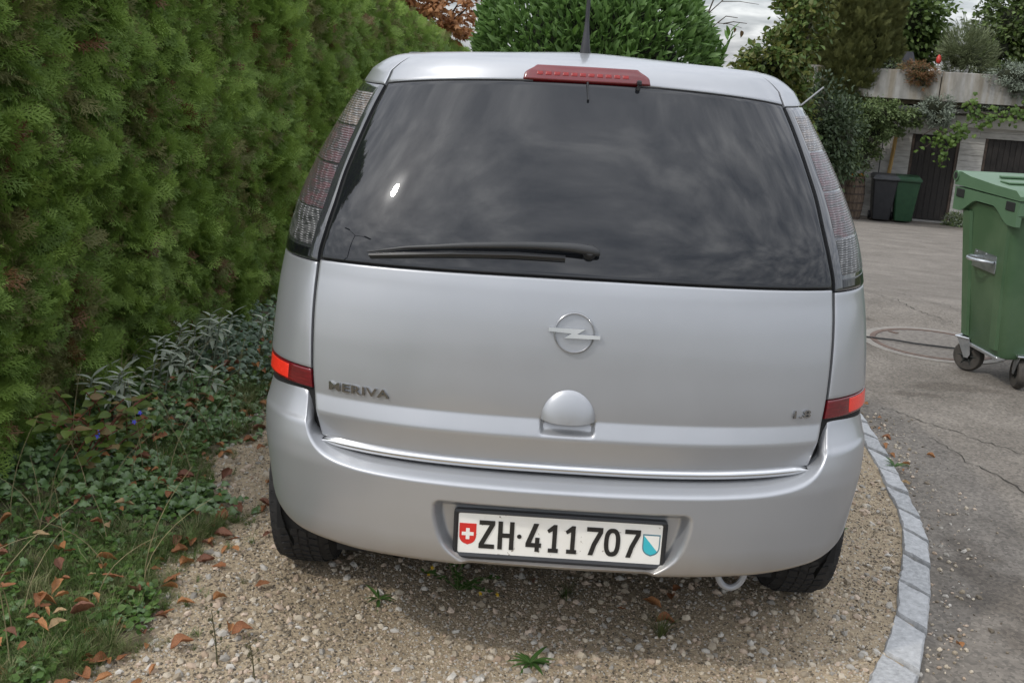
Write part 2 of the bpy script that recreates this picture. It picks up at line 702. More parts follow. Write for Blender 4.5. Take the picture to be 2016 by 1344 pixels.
def build_gravel():
    M_P = mat('pebble', (.235, .188, .128), (.62, .54, .42), rough=.85, scale=30, rand=.8, bump=(60, .3, .004))
    M_P2 = mat('pebble_grey', (.22, .20, .17), (.64, .60, .53), rough=.85, scale=30, rand=.8, bump=(60, .3, .004))
    M_P3 = mat('pebble_rose', (.32, .23, .155), (.64, .52, .41), rough=.85, scale=30, rand=.8, bump=(60, .3, .004))
    M_P4 = mat('pebble_dark', (.07, .058, .042), (.22, .18, .13), rough=.9, scale=30, rand=.8)
    pm = pebble_meshes(M_P, 4) + pebble_meshes(M_P2, 2) + pebble_meshes(M_P3, 2) + pebble_meshes(M_P4, 2)
    pts, sc = [], []
    n = 190000
    x = rng.uniform(-1.75, 1.42, n)
    y = -.35 + 4.2 * rng.random(n) ** 1.5
    ok = x < kerb_x(y) - .05
    # pebbles thin out towards the planted verge
    edge = -1.20 + .10 * np.sin(y * 3.1) + .07 * np.sin(y * 7.7 + 1)
    ok &= rng.random(n) < np.clip((x - edge + .28) / .3, 0.0, 1)
    x, y = x[ok], y[ok]
    s = .0016 + .0042 * rng.random(len(x)) ** 2.5
    big = rng.random(len(x)) < .055
    s[big] = .0055 + .0125 * rng.random(big.sum()) ** 2.2
    z = np.array([gz(a, b) for a, b in zip(x, y)]) + s * .15
    loc = np.stack([x, y, z], 1)
    rot = np.stack([rng.normal(0, .35, len(x)), rng.normal(0, .35, len(x)), rng.uniform(0, 6.28, len(x))], 1)
    soil = nz3(np.stack([x, y, 0 * x], 1), 1.9, 6) + .6 * nz3(np.stack([x, y, 0 * x], 1), 6.0, 16)
    dark = rng.random(len(x)) < np.clip(.30 + .6 * soil, .08, .75)
    idx = np.where(dark & ~big, rng.integers(8, 10, len(x)), rng.choice([0, 1, 2, 3, 4, 5, 6, 7], len(x)))
    o = scatter('gravel', pm, loc, rot, s, idx)
    tag(o, 'pale beige loose gravel under and behind the car', 'gravel', kind='stuff')
    # stray stones along the kerb on the asphalt
    n = 420
    t = rng.random(n)
    y = .1 + t * 2.4
    x = kerb_x(y) + .055 + np.abs(rng.normal(0, .10, n))
    s = .003 + .009 * rng.random(n) ** 2.5
    z = H(x, y) + s * .3
    o = scatter('stray_gravel', pm, np.stack([x, y, z], 1), np.stack([rng.normal(0, .3, n), rng.normal(0, .3, n), rng.uniform(0, 6, n)], 1), s)
    tag(o, 'stray gravel stones spilled over the kerb onto the asphalt', 'gravel', kind='stuff')


def build_manhole():
    cx, cy = 2.345, 3.95
    M_C = mat('manhole_concrete', (.19, .175, .155), (.27, .25, .22), rough=.9, scale=20)
    M_R = mat('rusty_iron', (.085, .055, .042), (.15, .10, .075), rough=.75, scale=30, bump=(80, .4, .003))
    M_F = mat('manhole_fill', (.13, .115, .10), (.21, .19, .165), rough=.92, scale=40, bump=(150, .6, .004))
    root = empty('manhole_cover', (cx, cy, 0), 'round manhole cover with rusty iron rim in the asphalt', 'manhole cover')
    MB().lathe([(.425, -.02), (.425, .004), (.372, .0045), (.372, -.02)], 64, (cx, cy, 0), closed=True).build('concrete_ring', M_C, root)
    MB().lathe([(.371, -.02), (.371, .007), (.338, .007), (.338, -.02)], 64, (cx, cy, 0), closed=True).build('iron_rim', M_R, root)
    MB().lathe([(.336, -.02), (.336, .0045), (.32, .005), (.0001, .005)], 64, (cx, cy, 0)).build('cover_fill', M_F, root)
    for a in (2.2, 5.3):
        MB().box((cx + .29 * math.cos(a), cy + .29 * math.sin(a), .0065), (.06, .03, .005), Matrix.Rotation(a, 3, 'Z')).build('lifting_slot', M_R, root)
    # black cable over the cover
    pts = [(1.70, 4.12, .008), (1.85, 4.05, .008), (1.98, 3.998, .010), (2.1, 3.945, .016), (2.212, 3.895, .014), (2.375, 3.843, .014), (2.52, 3.815, .014), (2.66, 3.803, .012),
           (2.9, 3.83, .008), (3.3, 3.95, .008)]
    c = MB().tube(pts, .0052, 8).build('cable', mat('black_rubber', (.012, .012, .012), (.03, .03, .03), rough=.6))
    tag(c, 'thin black cable lying across the manhole cover', 'cable')
    # cracks in the asphalt
    M_K = mat('crack_dirt', (.02, .018, .015), (.05, .045, .035), rough=1)
    for path in ([(2.55, 6.9), (2.664, 6.481), (2.72, 6.1), (2.779, 5.852), (2.83, 5.4), (2.875, 5.089), (2.9, 4.9), (2.98, 4.62)],
                 [(2.43, 5.9), (2.49, 5.544), (2.53, 5.2), (2.552, 4.924), (2.639, 4.721), (2.7, 4.55)],
                 [(1.72, 2.2), (1.78, 1.9), (1.86, 1.72), (1.90, 1.45), (1.98, 1.3)],
                 [(1.62, 2.6), (1.75, 2.45), (1.93, 2.2), (2.1, 2.02), (2.3, 1.75)]):
        P = []
        for i in range(len(path) - 1):
            for k in range(8):
                t = k / 8
                P.append(np.array(path[i]) * (1 - t) + np.array(path[i + 1]) * t)
        v, f = [], []
        for i, p in enumerate(P):
            d = P[min(i + 1, len(P) - 1)] - P[max(i - 1, 0)]
            d = d / np.linalg.norm(d)
            nrm = np.array([-d[1], d[0]])
            p = p + nrm * random.uniform(-.018, .018)
            w = .0012 + .0035 * random.random() * math.sin(PI * (i + .5) / len(P))
            for s in (-1, 1):
                q = p + nrm * w * s
                v.append((q[0], q[1], float(H(q[0], q[1])) + .003))
        for i in range(len(P) - 1):
            f.append((2 * i, 2 * i + 1, 2 * i + 3, 2 * i + 2))
        o = obj('road_crack', v, f, M_K)
        o['kind'] = 'structure'


build_ground()
build_kerb()
build_gravel()
build_manhole()

# ================================================================== car
class Surf:
    """plan outline (rounded rear corners) stacked over height; v above 1.5 runs over the roof"""

    def __init__(s, P, W, D, n, F=None, lin=False):
        s.P, s.W, s.D, s.n = interp(P, lin), interp(W), interp(D), interp(n)
        s.F = interp(F) if F else None

    def ring(s, phi, z):
        P, W, D, n = s.P(z), s.W(z), s.D(z), s.n(z)
        sn, cs = np.sin(phi), np.cos(phi)
        front = cs < 0
        nn = np.where(front, 3.2, n)
        r = (np.abs(sn)**nn + np.abs(cs)**nn)**(-1 / nn)
        L = (s.F(z) - P - D) if s.F else D
        y = np.where(front, P + D - L * r * cs, P + D * (1 - r * cs))
        # flanks swell a little ahead of the rear wheels
        x = W * r * sn
        if s.F:
            x = x * (1 + .068 * smooth01((y - .40) / .42) * (1 - .6 * smooth01((z - .90) / .4)) * (1 - smooth01((y - 3.3) / .7)))
        return x, y

    def __call__(s, phi, v):
        phi = np.asarray(phi, float)
        v = np.asarray(v, float) + 0 * phi
        phi = phi + 0 * v
        zr = np.minimum(v, 1.5)
        x, y = s.ring(phi, zr)
        k = np.clip((v - 1.5) / .5, 0, 1)
        ke = k
        ys = np.clip(y, .67, 1.75)
        xs, yy = x * (1 - ke), y * (1 - ke) + ys * ke
        kg = k * (1 - .46 * np.sin(phi)**2 * (np.cos(phi) > -.6))
        g = G_ROOF(kg)
        z = zr + np.where(k > 0, (Z_ROOF(yy) - 1.5) * g, 0)
        return np.stack([xs, yy, z], -1)

    def phi_of_x(s, x, z):
        z = np.minimum(z, 1.5)
        X = np.clip(np.asarray(x) / s.W(z), -.99999, .99999)
        n = s.n(z)
        return np.arctan2(X, (1 - np.abs(X)**n)**(1 / n))

    def normal(s, phi, v):
        e = 1e-4
        a = s(phi + e, v) - s(phi - e, v)
        b = s(phi, v + e) - s(phi, v - e)
        return unit(np.cross(a, b))


G_ROOF = interp([(0, 0), (.03, .30), (.06, .50), (.09, .60), (.15, .68), (.35, .82), (.7, .96), (1, 1)])
Z_ROOF = interp([(.2, 1.570), (.36, 1.571), (.6, 1.573), (1.0, 1.578), (1.4, 1.578), (1.8, 1.568), (2.2, 1.54)])
P_T = [(.20, .04), (.60, .02), (.74, .015), (.85, .022), (.94, .033), (1.02, .05), (1.06, .064), (1.15, .104), (1.25, .157), (1.35, .217), (1.45, .285), (1.50, .32)]
W_T = [(.20, .74), (.3, .775), (.6, .79), (.7, .79), (.8, .785), (.95, .779), (1.05, .768), (1.15, .748), (1.25, .713), (1.35, .665), (1.42, .626), (1.46, .602), (1.5, .578)]
D_T = [(.20, .36), (.6, .36), (.8, .38), (1.05, .46), (1.3, .50), (1.5, .47)]
N_T = [(.2, 2.6), (.60, 2.6), (1.0, 2.65), (1.15, 2.95), (1.5, 3.0)]
F_T = [(.2, 3.9), (.3, 3.98), (.5, 4.03), (.66, 4.0), (.76, 3.9), (.86, 3.6), (.94, 3.2), (.98, 2.98), (1.05, 2.85), (1.2, 2.6), (1.35, 2.36), (1.5, 2.1)]
BODY = Surf(P_T, W_T, D_T, N_T, F_T)
P_B = [(.20, .06), (.28, .0), (.34, -.03), (.42, -.041), (.50, -.0455), (.56, -.046), (.60, -.041), (.64, -.030), (.656, -.024), (.666, -.014), (.74, .020), (.8, .03)]
W_B = [(.20, .72), (.28, .745), (.34, .758), (.42, .767), (.52, .779), (.58, .786), (.65, .790), (.66, .7885), (.74, .776), (.8, .77)]
BUMP = Surf(P_B, W_B, [(.2, .36), (.8, .38)], [(.2, 2.6), (.8, 2.6)])

M_PAINT = mat('silver_paint', (.415, .425, .44), (.43, .44, .455), rough=.34, metal=.58, scale=5, coat=.55, coat_rough=.06)
M_PAINT.node_tree.nodes['Principled BSDF'].inputs['Specular IOR Level'].default_value = .4
# metallic flake: a very fine sparkle in the normal
_nt = M_PAINT.node_tree
_f1 = _nt.nodes.new('ShaderNodeTexNoise')
_f1.inputs['Scale'].default_value = 1200
_f1.inputs['Detail'].default_value = 1
_f2 = _nt.nodes.new('ShaderNodeBump')
_f2.inputs['Strength'].default_value = .012
_f2.inputs['Distance'].default_value = .0006
_tc = _nt.nodes.new('ShaderNodeTexCoord')
_nt.links.new(_tc.outputs['Object'], _f1.inputs['Vector'])
_nt.links.new(_f1.outputs['Fac'], _f2.inputs['Height'])
_nt.links.new(_f2.outputs[0], _nt.nodes['Principled BSDF'].inputs['Normal'])
# dried water marks and thin dust: the gloss varies in soft vertical streaks
_mp = _nt.nodes.new('ShaderNodeMapping')
_mp.inputs['Scale'].default_value = (6, 6, 3)
_nt.links.new(_tc.outputs['Object'], _mp.inputs[0])
_n3 = _nt.nodes.new('ShaderNodeTexNoise')
_n3.inputs['Scale'].default_value = 2.5
_n3.inputs['Detail'].default_value = 9
_n3.inputs['Roughness'].default_value = .7
_nt.links.new(_mp.outputs[0], _n3.inputs['Vector'])
_mr = _nt.nodes.new('ShaderNodeMapRange')
_mr.inputs['From Min'].default_value = .3
_mr.inputs['From Max'].default_value = .7
_mr.inputs['To Min'].default_value = .31
_mr.inputs['To Max'].default_value = .38
_nt.links.new(_n3.outputs['Fac'], _mr.inputs['Value'])
_nt.links.new(_mr.outputs[0], _nt.nodes['Principled BSDF'].inputs['Roughness'])
_mc = _nt.nodes.new('ShaderNodeMapRange')
_mc.inputs['From Min'].default_value = .35
_mc.inputs['From Max'].default_value = .7
_mc.inputs['To Min'].default_value = .03
_mc.inputs['To Max'].default_value = .12
_nt.links.new(_n3.outputs['Fac'], _mc.inputs['Value'])
_nt.links.new(_mc.outputs[0], _nt.nodes['Principled BSDF'].inputs['Coat Roughness'])
M_GAP = mat('gap_black', (.008, .008, .008), rough=.8)
M_GLASS = mat('tinted_glass', (.010, .011, .013), rough=.0, spec=.62, ior=1.5)
M_RUB = mat('black_trim', (.016, .017, .018), (.022, .023, .024), rough=.38)
M_CHROME = mat('chrome', (.66, .66, .66), rough=.07, metal=1)
M_TYRE = mat('tyre_rubber', (.016, .016, .017), (.035, .034, .033), rough=.85, scale=25, bump=(60, .3, .002))

CAR = empty('parked_car', (0, 2.0, .02), 'silver compact van seen from behind, parked on the gravel', 'car')


def gridmesh(P):
    a, b = P.shape[:2]
    f = []
    for j in range(a - 1):
        for i in range(b - 1):
            f.append((j * b + i, j * b + i + 1, (j + 1) * b + i + 1, (j + 1) * b + i))
    return P.reshape(-1, 3), f


def edge_params(n, e):
    """0..1 with a fine band at both ends so that panel edges roll over"""
    t = np.linspace(e, 1 - e, n)
    return np.concatenate([[0, e * .45], t, [1 - e * .45, 1]])


def panel(name, surf, zb, zt, phl, phr, ns, nt, material, parent, off=0.0, depth=.012, roll=.0016, e=(.004, .006), disp=None, flip=False):
    """a body panel on a surface, bounded by height curves zb(s), zt(s) and angle curves phl(v), phr(v)"""
    S, T = edge_params(ns, e[0]), edge_params(nt, e[1])
    SS, TT = np.meshgrid(S, T)
    V = zb(SS) + (zt(SS) - zb(SS)) * TT
    PH = phl(V) + (phr(V) - phl(V)) * SS
    P = surf(PH, V)
    N = surf.normal(PH, V)
    o = np.full(SS.shape, float(off))
    for A, ee in ((SS, e[0]), (TT, e[1])):
        d = np.minimum(A, 1 - A)
        o -= roll * (1 - np.clip(d / ee, 0, 1))**2
    P = P + N * o[..., None]
    if disp is not None:
        P = disp(P, N)
    v, f = gridmesh(P)
    a, b = SS.shape
    loop = [(0, i) for i in range(b)] + [(j, b - 1) for j in range(1, a)] + [(a - 1, i) for i in range(b - 2, -1, -1)] + [(j, 0) for j in range(a - 2, 0, -1)]
    v = list(map(tuple, v))
    base = len(v)
    for (j, i) in loop:
        v.append(tuple(P[j, i] - N[j, i] * depth))
    m = len(loop)
    for k in range(m):
        j, i = loop[k]
        j2, i2 = loop[(k + 1) % m]
        f.append((j * b + i, base + k, base + (k + 1) % m, j2 * b + i2))
    return obj(name, v, f, material, parent, smooth=True, sharp=50)


C_ = lambda c: (lambda s: np.full(np.shape(s), float(c)))
# side edge of the tailgate (half width over height), seen panel gap
X_GATE = interp([(.58, .585), (.612, .601), (.65, .611), (.69, .620), (.735, .627), (.80, .633), (.92, .636), (1.05, .630), (1.12, .614), (1.18, .599), (1.25, .584), (1.312, .565),
                 (1.37, .546), (1.42, .528), (1.47, .508), (1.50, .499), (1.6, .49), (2, .47)])
X_OUT = interp([(.58, .600), (.612, .610), (.65, .6195), (.69, .628), (.735, .634), (.80, .640), (.92, .643), (1.05, .638), (1.12, .623), (1.18, .608), (1.25, .593), (1.312, .574),
                (1.37, .555), (1.42, .537), (1.47, .516), (1.50, .506), (1.6, .497), (2, .477)])


def ph_gate(side, k=1.0, add=0.0):
    return lambda v: side * BODY.phi_of_x(X_GATE(v) * k + add, v)


def ph_out(side, add=0.0):
    return lambda v: side * BODY.phi_of_x(X_OUT(v) + add, v)


def build_shell():
    phi = np.concatenate([np.linspace(-PI, -2.2, 26, endpoint=False), np.linspace(-2.2, -1.75, 12, endpoint=False), np.linspace(-1.75, 1.75, 150, endpoint=False), np.linspace(1.75, 2.2, 12, endpoint=False), np.linspace(2.2, PI, 26, endpoint=False)])
    vv = np.concatenate([np.linspace(.20, 1.5, 66), np.linspace(1.503, 1.56, 14), np.linspace(1.57, 1.70, 16), np.linspace(1.72, 1.999, 16)])
    PH, V = np.meshgrid(phi, vv)
    P = BODY(PH, V)
    N = BODY.normal(PH, V)
    ins = .009 * (1 - smooth01((np.abs(PH) - 1.66) / .06)) * (1 - smooth01((V - 1.645) / .012))
    ins = np.where((np.abs(P[..., 0]) < .16) & (V > .64) & (V < .80), .05, ins)
    P = P - N * ins[..., None]
    a, b = PH.shape
    v = P.reshape(-1, 3)
    f, fm = [], []
    for j in range(a - 1):
        for i in range(b):
            i2 = (i + 1) % b
            q = P[j, i]
            y, z, x = q[1], q[2], abs(q[0])
            if z < .42 and y < .32:
                continue
            if x > .5 and any((y - yc)**2 + (z - .30)**2 < .345**2 for yc in (.68, 3.27)):
                continue
            f.append((j * b + i, j * b + i2, (j + 1) * b + i2, (j + 1) * b + i))
            fm.append(1 if (ins[j, i] > .004 and abs(PH[j, i]) < R(85)) else 0)
    o = obj('body', v, f, M_PAINT, CAR)
    o.data.materials.append(M_GAP)
    o.data.polygons.foreach_set('material_index', fm)
    # floor pan and wheel houses
    mb = MB()
    mb.box((0, 2.05, .27), (1.2, 3.5, .12))
    mb.build('underbody', M_GAP, CAR)
    for yc in (.68, 3.27):
        for s in (-1, 1):
            prof = []
            v, f = [], []
            n = 24
            for i in range(n + 1):
                a_ = -.15 + (PI + .3) * i / n
                yy, zz = yc + .35 * math.cos(a_), .30 + .35 * math.sin(a_)
                v += [(s * .775, yy, zz), (s * .50, yy, zz)]
            for i in range(n):
                f.append((2 * i, 2 * i + 1, 2 * i + 3, 2 * i + 2))
            obj('wheel_house', v, f, M_GAP, CAR)


def build_tailgate():
    # lower tailgate panel with folded band and handle pocket
    zb = lambda s: .612 + .006 * np.abs(2 * s - 1)**3
    ztc = lambda s: 1.0565 - .012 * np.abs(2 * s - 1)**2.2

    def disp(P, N):
        x, z = P[..., 0], P[..., 2]
        d = np.zeros(x.shape)
        band = interp([(.60, .004), (.64, .011), (.678, .0175), (.6855, .017), (.694, .0135), (.724, .0005), (.7275, 0), (.74, 0), (1.2, 0)], True)
        d += band(z) * (1 - .25 * smooth01((np.abs(x) - .3) / .3))
        # shallow pocket below the handle
        sx = smooth01((.0665 - np.abs(x)) / .010)
        sz = smooth01((z - .6865) / .014) * (1 - smooth01((z - .726) / .004))
        d -= .013 * sx * sz
        P = P.copy()
        P[..., 1] -= d
        return P
    gate = panel('tailgate', BODY, zb, ztc, ph_gate(-1), ph_gate(1), 300, 130, M_PAINT, CAR, 0, .02, .0025, (.006, .008), disp)
    # upper frame of the tailgate above the glass (spoiler lip)
    ztop = lambda s: 1.4985 - .030 * np.abs(2 * s - 1)**2.2
    panel('spoiler_lip', BODY, lambda s: ztop(s) + .002, C_(1.648), ph_gate(-1), ph_gate(1), 120, 40, M_PAINT, gate, .002, .012, .002, (.006, .02))
    # rear window
    panel('rear_window', BODY, lambda s: ztc(s) + .0045, lambda s: ztop(s) - .002, ph_gate(-1, 1, -.004), ph_gate(1, 1, -.004), 120, 60, M_GLASS, gate, .0005, .010, .001, (.004, .006))
    # chrome strip along the lower edge
    cs = np.linspace(-1, 1, 90)
    v, f = [], []
    prof = [(-.0135, -.006), (-.0125, .003), (-.009, .0085), (-.004, .0125), (.002, .0145), (.007, .0125), (.0115, .005), (.0135, -.006)]
    for s in cs:
        z0 = .602 + .010 * abs(s)**3
        x = s * .600
        ph = BODY.phi_of_x(x, z0)
        p = BODY(ph, z0)
        n = BODY.normal(ph, z0)
        taper = min(1, (1 - abs(s)) * 14 + .25)
        for (dz, dn) in prof:
            q = p + n * (dn + .004)
            v.append((q[0], q[1], q[2] + dz * taper))
    m = len(prof)
    for i in range(len(cs) - 1):
        for k in range(m - 1):
            f.append((i * m + k, (i + 1) * m + k, (i + 1) * m + k + 1, i * m + k + 1))
    obj('chrome_strip', v, f, M_CHROME, gate, sharp=60)
    # handle: half dome bulging over the pocket
    v, f = [], []
    nu, nv = 40, 16
    zc, rx, rz, bul = .7275, .0645, .073, .023
    for j in range(nv + 1):
        rr = j / nv
        for i in range(nu + 1):
            a = PI * i / nu
            x, z = rx * rr * math.cos(a), zc + rz * rr * math.sin(a)
            h = bul * (1 - rr**3.2)**.7
            v.append((x, float(P_at(z)) - .001 - h * (1 - .45 * max(0, math.sin(a)) * rr), z - .006 * (1 - (x / rx)**2) * (1 - math.sin(a))))
    for j in range(nv):
        for i in range(nu):
            f.append((j * (nu + 1) + i, j * (nu + 1) + i + 1, (j + 1) * (nu + 1) + i + 1, (j + 1) * (nu + 1) + i))
    # underside
    base = len(v)
    row = [v[j * (nu + 1)] for j in range(nv, 0, -1)] + [v[j * (nu + 1) + nu] for j in range(0, nv + 1)]
    v += row
    v += [(p[0], .05, p[2] + .012) for p in row]
    L = len(row)
    for k in range(L - 1):
        f.append((base + k, base + k + 1, base + L + k + 1, base + L + k))
    obj('tailgate_handle', v, f, M_PAINT, gate, sharp=50)
    # high brake light set in the spoiler
    M_RL = mat('red_lens', (.13, .008, .010), (.16, .011, .013), rough=.12, coat=.6, spec=.6)
    M_LED = mat('red_led', (.24, .014, .012), (.32, .018, .015), rough=.25, scale=90)
    hx = lambda v: .157 - .022 * smooth01((v - 1.509) / .018)
    bl = panel('high_brake_light', BODY, C_(1.499), C_(1.5285), lambda v: -BODY.phi_of_x(hx(v), v), lambda v: BODY.phi_of_x(hx(v), v), 50, 18, M_RL, gate, .006, .012, .003, (.02, .08))
    for i in range(11):
        x0 = -.118 + i * .0215
        panel('led_cell', BODY, C_(1.5070), C_(1.5125), lambda v: BODY.phi_of_x(x0 - .0075, v), lambda v: BODY.phi_of_x(x0 + .0075, v), 4, 4, M_LED, bl, .0072, .003, .0006, (.1, .1))
    mb = MB()
    mb.box((.128, .308, 1.506), (.011, .02, .013), None, .003)
    mb.box((.128, .318, 1.492), (.009, .016, .014), None, .003)
    mb.build('washer_nozzle', M_RUB, gate)
    q = [BODY(BODY.phi_of_x(x, z), z) + BODY.normal(BODY.phi_of_x(x, z), z) * .006 for x, z in ((.002, 1.497), (.003, 1.48), (.004, 1.47), (.0055, 1.4555))]
    MB().tube(q, [.0028, .0016, .0016, .003], 6).build('thin_black_stick', M_RUB, gate)  # thin black stick just off the glass below the brake light
    return gate


def P_at(z):
    return BODY.P(z)


def glass_pt(x, z, off):
    ph = BODY.phi_of_x(x, z)
    return BODY(ph, z) + BODY.normal(ph, z) * off


def build_wiper(gate):
    # arm: thick near the pivot, thin at the tip; its spine follows the glass
    sp = [(0.050, 1.1130, 0.0182, 0.0046, 0.0070), (0.046, 1.1140, 0.0199, 0.0079, 0.0099), (0.034, 1.1160, 0.0224, 0.0102, 0.0127), (0.010, 1.1180, 0.0265, 0.0108, 0.0127), (-0.010, 1.1195, 0.0282, 0.0105, 0.0120), (-0.050, 1.1200, 0.0282, 0.0095, 0.0106), (-0.120, 1.1190, 0.0273, 0.0085, 0.0092), (-0.200, 1.1150, 0.0265, 0.0076, 0.0077), (-0.270, 1.1100, 0.0257, 0.0066, 0.0070),
          (-0.330, 1.1040, 0.0232, 0.0050, 0.0063), (-0.400, 1.0970, 0.0199, 0.0039, 0.0056), (-0.460, 1.0865, 0.0157, 0.0026, 0.0042), (-0.498, 1.0790, 0.0124, 0.0013, 0.0028)]
    v, f = [], []
    n = 12
    for (x, z, off, hz, hn) in sp:
        c = glass_pt(x, z, off)
        nn = BODY.normal(BODY.phi_of_x(x, z), z)
        upv = np.cross(nn, np.array([1.0, 0, 0]))
        upv = upv if upv[2] > 0 else -upv
        for k in range(n):
            a = 2 * PI * k / n
            ca, sa = math.cos(a), math.sin(a)
            ca = math.copysign(abs(ca)**.6, ca)
            sa = math.copysign(abs(sa)**.6, sa)
            v.append(c + upv * hz * ca + nn * hn * sa)
    for i in range(len(sp) - 1):
        for k in range(n):
            f.append((i * n + k, i * n + (k + 1) % n, (i + 1) * n + (k + 1) % n, (i + 1) * n + k))
    f += [tuple(range(n)), tuple((len(sp) - 1) * n + k for k in range(n))]
    M_W = mat('wiper_plastic', (.028, .029, .030), (.036, .037, .038), rough=.45)
    w = obj('rear_wiper', v, f, M_W, gate, sharp=45)
    # pivot cap
    mb = MB()
    c = glass_pt(.026, 1.116, .0)
    nn = BODY.normal(0.0, 1.116)
    q = Vector(nn).to_track_quat('Z', 'Y').to_matrix()
    cap = MB().lathe([(.016, 0), (.016, .020), (.012, .03), (.0001, .032)], 24)
    vv = [q @ Vector((p[0], p[1], p[2])) + Vector(c) for p in cap.v]
    obj('pivot_cap', vv, cap.f, M_W, w, sharp=50)
    bl = MB()
    bl.tube([glass_pt(x, z, .011) for x, z in ((-.03, 1.101), (-.15, 1.101), (-.3, 1.094), (-.42, 1.082), (-.494, 1.073))], [.006, .007, .007, .006, .004], 6)
    bl.tube([glass_pt(x, z, .004) for x, z in ((-.03, 1.096), (-.15, 1.096), (-.3, 1.089), (-.42, 1.0775), (-.494, 1.069))], .0035, 5)
    bl.build('wiper_blade', M_RUB, w)


def lamp_material(name, c1, c2, red):
    """ribbed reflector seen through a clear lens: horizontal fluting plus sparkling columns painted into the colour"""
    m = mat(name, c1, c2, rough=.25, metal=.1, coat=.35, coat_rough=.05, spec=.25, scale=40, contrast=(.42, .6), stretch=(.6, .6, 2.5))
    n, l = m.node_tree.nodes, m.node_tree.links
    bs = n['Principled BSDF']
    tc = n.new('ShaderNodeTexCoord')
    wv = n.new('ShaderNodeTexWave')
    wv.bands_direction = 'Z'
    wv.inputs['Scale'].default_value = 58
    wv.inputs['Distortion'].default_value = 1.2
    l.new(tc.outputs['Object'], wv.inputs['Vector'])
    w2 = n.new('ShaderNodeTexWave')
    w2.bands_direction = 'X'
    w2.inputs['Scale'].default_value = 17
    w2.inputs['Distortion'].default_value = 9
    w2.inputs['Detail Scale'].default_value = .6
    l.new(tc.outputs['Object'], w2.inputs['Vector'])
    ml = n.new('ShaderNodeMath')
    ml.operation = 'MULTIPLY'
    l.new(wv.outputs['Fac'], ml.inputs[0])
    l.new(w2.outputs['Fac'], ml.inputs[1])
    bp = n.new('ShaderNodeBump')
    bp.inputs['Strength'].default_value = .45
    bp.inputs['Distance'].default_value = .003
    l.new(wv.outputs['Fac'], bp.inputs['Height'])
    l.new(bp.outputs[0], bs.inputs['Normal'])
    rp = n.new('ShaderNodeValToRGB')
    rp.color_ramp.elements[0].position, rp.color_ramp.elements[0].color = .55, (0, 0, 0, 1)
    rp.color_ramp.elements[1].position, rp.color_ramp.elements[1].color = 1.0, (1, 1, 1, 1)
    l.new(ml.outputs[0], rp.inputs[0])
    src = bs.inputs['Base Color'].links[0].from_socket
    mx = n.new('ShaderNodeMixRGB')
    l.new(rp.outputs[0], mx.inputs[0])
    l.new(src, mx.inputs[1])
    mx.inputs[2].default_value = (.42, .415, .41, 1) if not red else (.24, .215, .22, 1)
    l.new(mx.outputs[0], bs.inputs['Base Color'])
    return m


def build_lamps():
    M_SM = mat('smoked_lens', (.028, .030, .033), (.036, .038, .041), rough=.06, coat=1.0, spec=.8)
    M_LB = mat('lamp_black_foot', (.006, .0065, .008), rough=.05, spec=.8)
    segs = [(1.075, 1.158, lamp_material('lamp_reverse', (.04, .042, .042), (.11, .11, .11), False)),
            (1.161, 1.263, lamp_material('lamp_brake', (.062, .058, .06), (.115, .062, .068), True)),
            (1.267, 1.356, lamp_material('lamp_tail', (.068, .063, .065), (.12, .066, .072), True)),
            (1.360, 1.441, lamp_material('lamp_indicator', (.09, .083, .08), (.20, .16, .13), False))]
    ztl = lambda s: np.full(np.shape(s), 1.4635)
    for side, nm in ((-1, 'left'), (1, 'right')):
        pi = ph_out(side)
        po = lambda v: np.full(np.shape(v), side * R(91))
        zb = lambda s: 1.0405 - .012 * np.asarray(s)
        args = (pi, po)
        lamp = panel('tail_light', BODY, zb, ztl, pi, po, 30, 60, M_SM, CAR, .001, .014, .002, (.02, .006))
        tag(lamp, 'tall smoked tail light on the %s rear pillar' % nm)
        for (z0, z1, m) in segs:
            p0 = lambda v: pi(v) + side * R(2.6)
            p1 = lambda v: np.full(np.shape(v), side * R(80))
            sg = panel('lens_segment', BODY, C_(z0), C_(z1), p0, p1, 24, 20, m, lamp, .0022, .003, .0006, (.03, .03))
        panel('lamp_foot', BODY, lambda s: zb(s) + .004, C_(1.066), lambda v: pi(v) + side * R(2.6), lambda v: np.full(np.shape(v), side * R(88)), 16, 8, M_LB, lamp, .0022, .003, .0006, (.03, .06))


def build_quarters():
    M_REFD = mat('dark_red_lens', (.11, .006, .010), (.17, .008, .014), rough=.12, coat=.8, scale=60, stretch=(.3, .3, 3))
    M_REFB = mat('flash_lit_red', (.80, .018, .012), (.95, .05, .02), rough=.35, coat=.8, scale=260, bump=(400, .5, .002))  # flash return of the reflector painted as a strong red base colour
    for side, nm in ((-1, 'left'), (1, 'right')):
        pi = ph_out(side)
        q = panel('quarter_panel', BODY, C_(.783), lambda s: 1.0375 - .012 * np.asarray(s), pi, lambda v: np.full(np.shape(v), side * R(100)), 40, 40, M_PAINT, CAR, .0, .012, .002, (.01, .012))
        panel('pillar_top', BODY, C_(1.4665), C_(1.652), pi, lambda v: np.full(np.shape(v), side * R(100)), 40, 40, M_PAINT, q, .0, .012, .0012, (.01, .012))
        rf = panel('reflector', BODY, C_(.7345), C_(.7805), pi, lambda v: np.full(np.shape(v), side * R(84)), 30, 14, M_REFD, CAR, .0, .012, .002, (.02, .05))
        tag(rf, 'dark red rear reflector with flash-lit outer end on the %s' % nm)
        panel('flash_lit_reflector', BODY, C_(.7405), C_(.7765), lambda v: np.full(np.shape(v), side * R(56.5)), lambda v: np.full(np.shape(v), side * R(72)), 14, 10, M_REFB, rf, .0008, .003, .0005, (.04, .06))


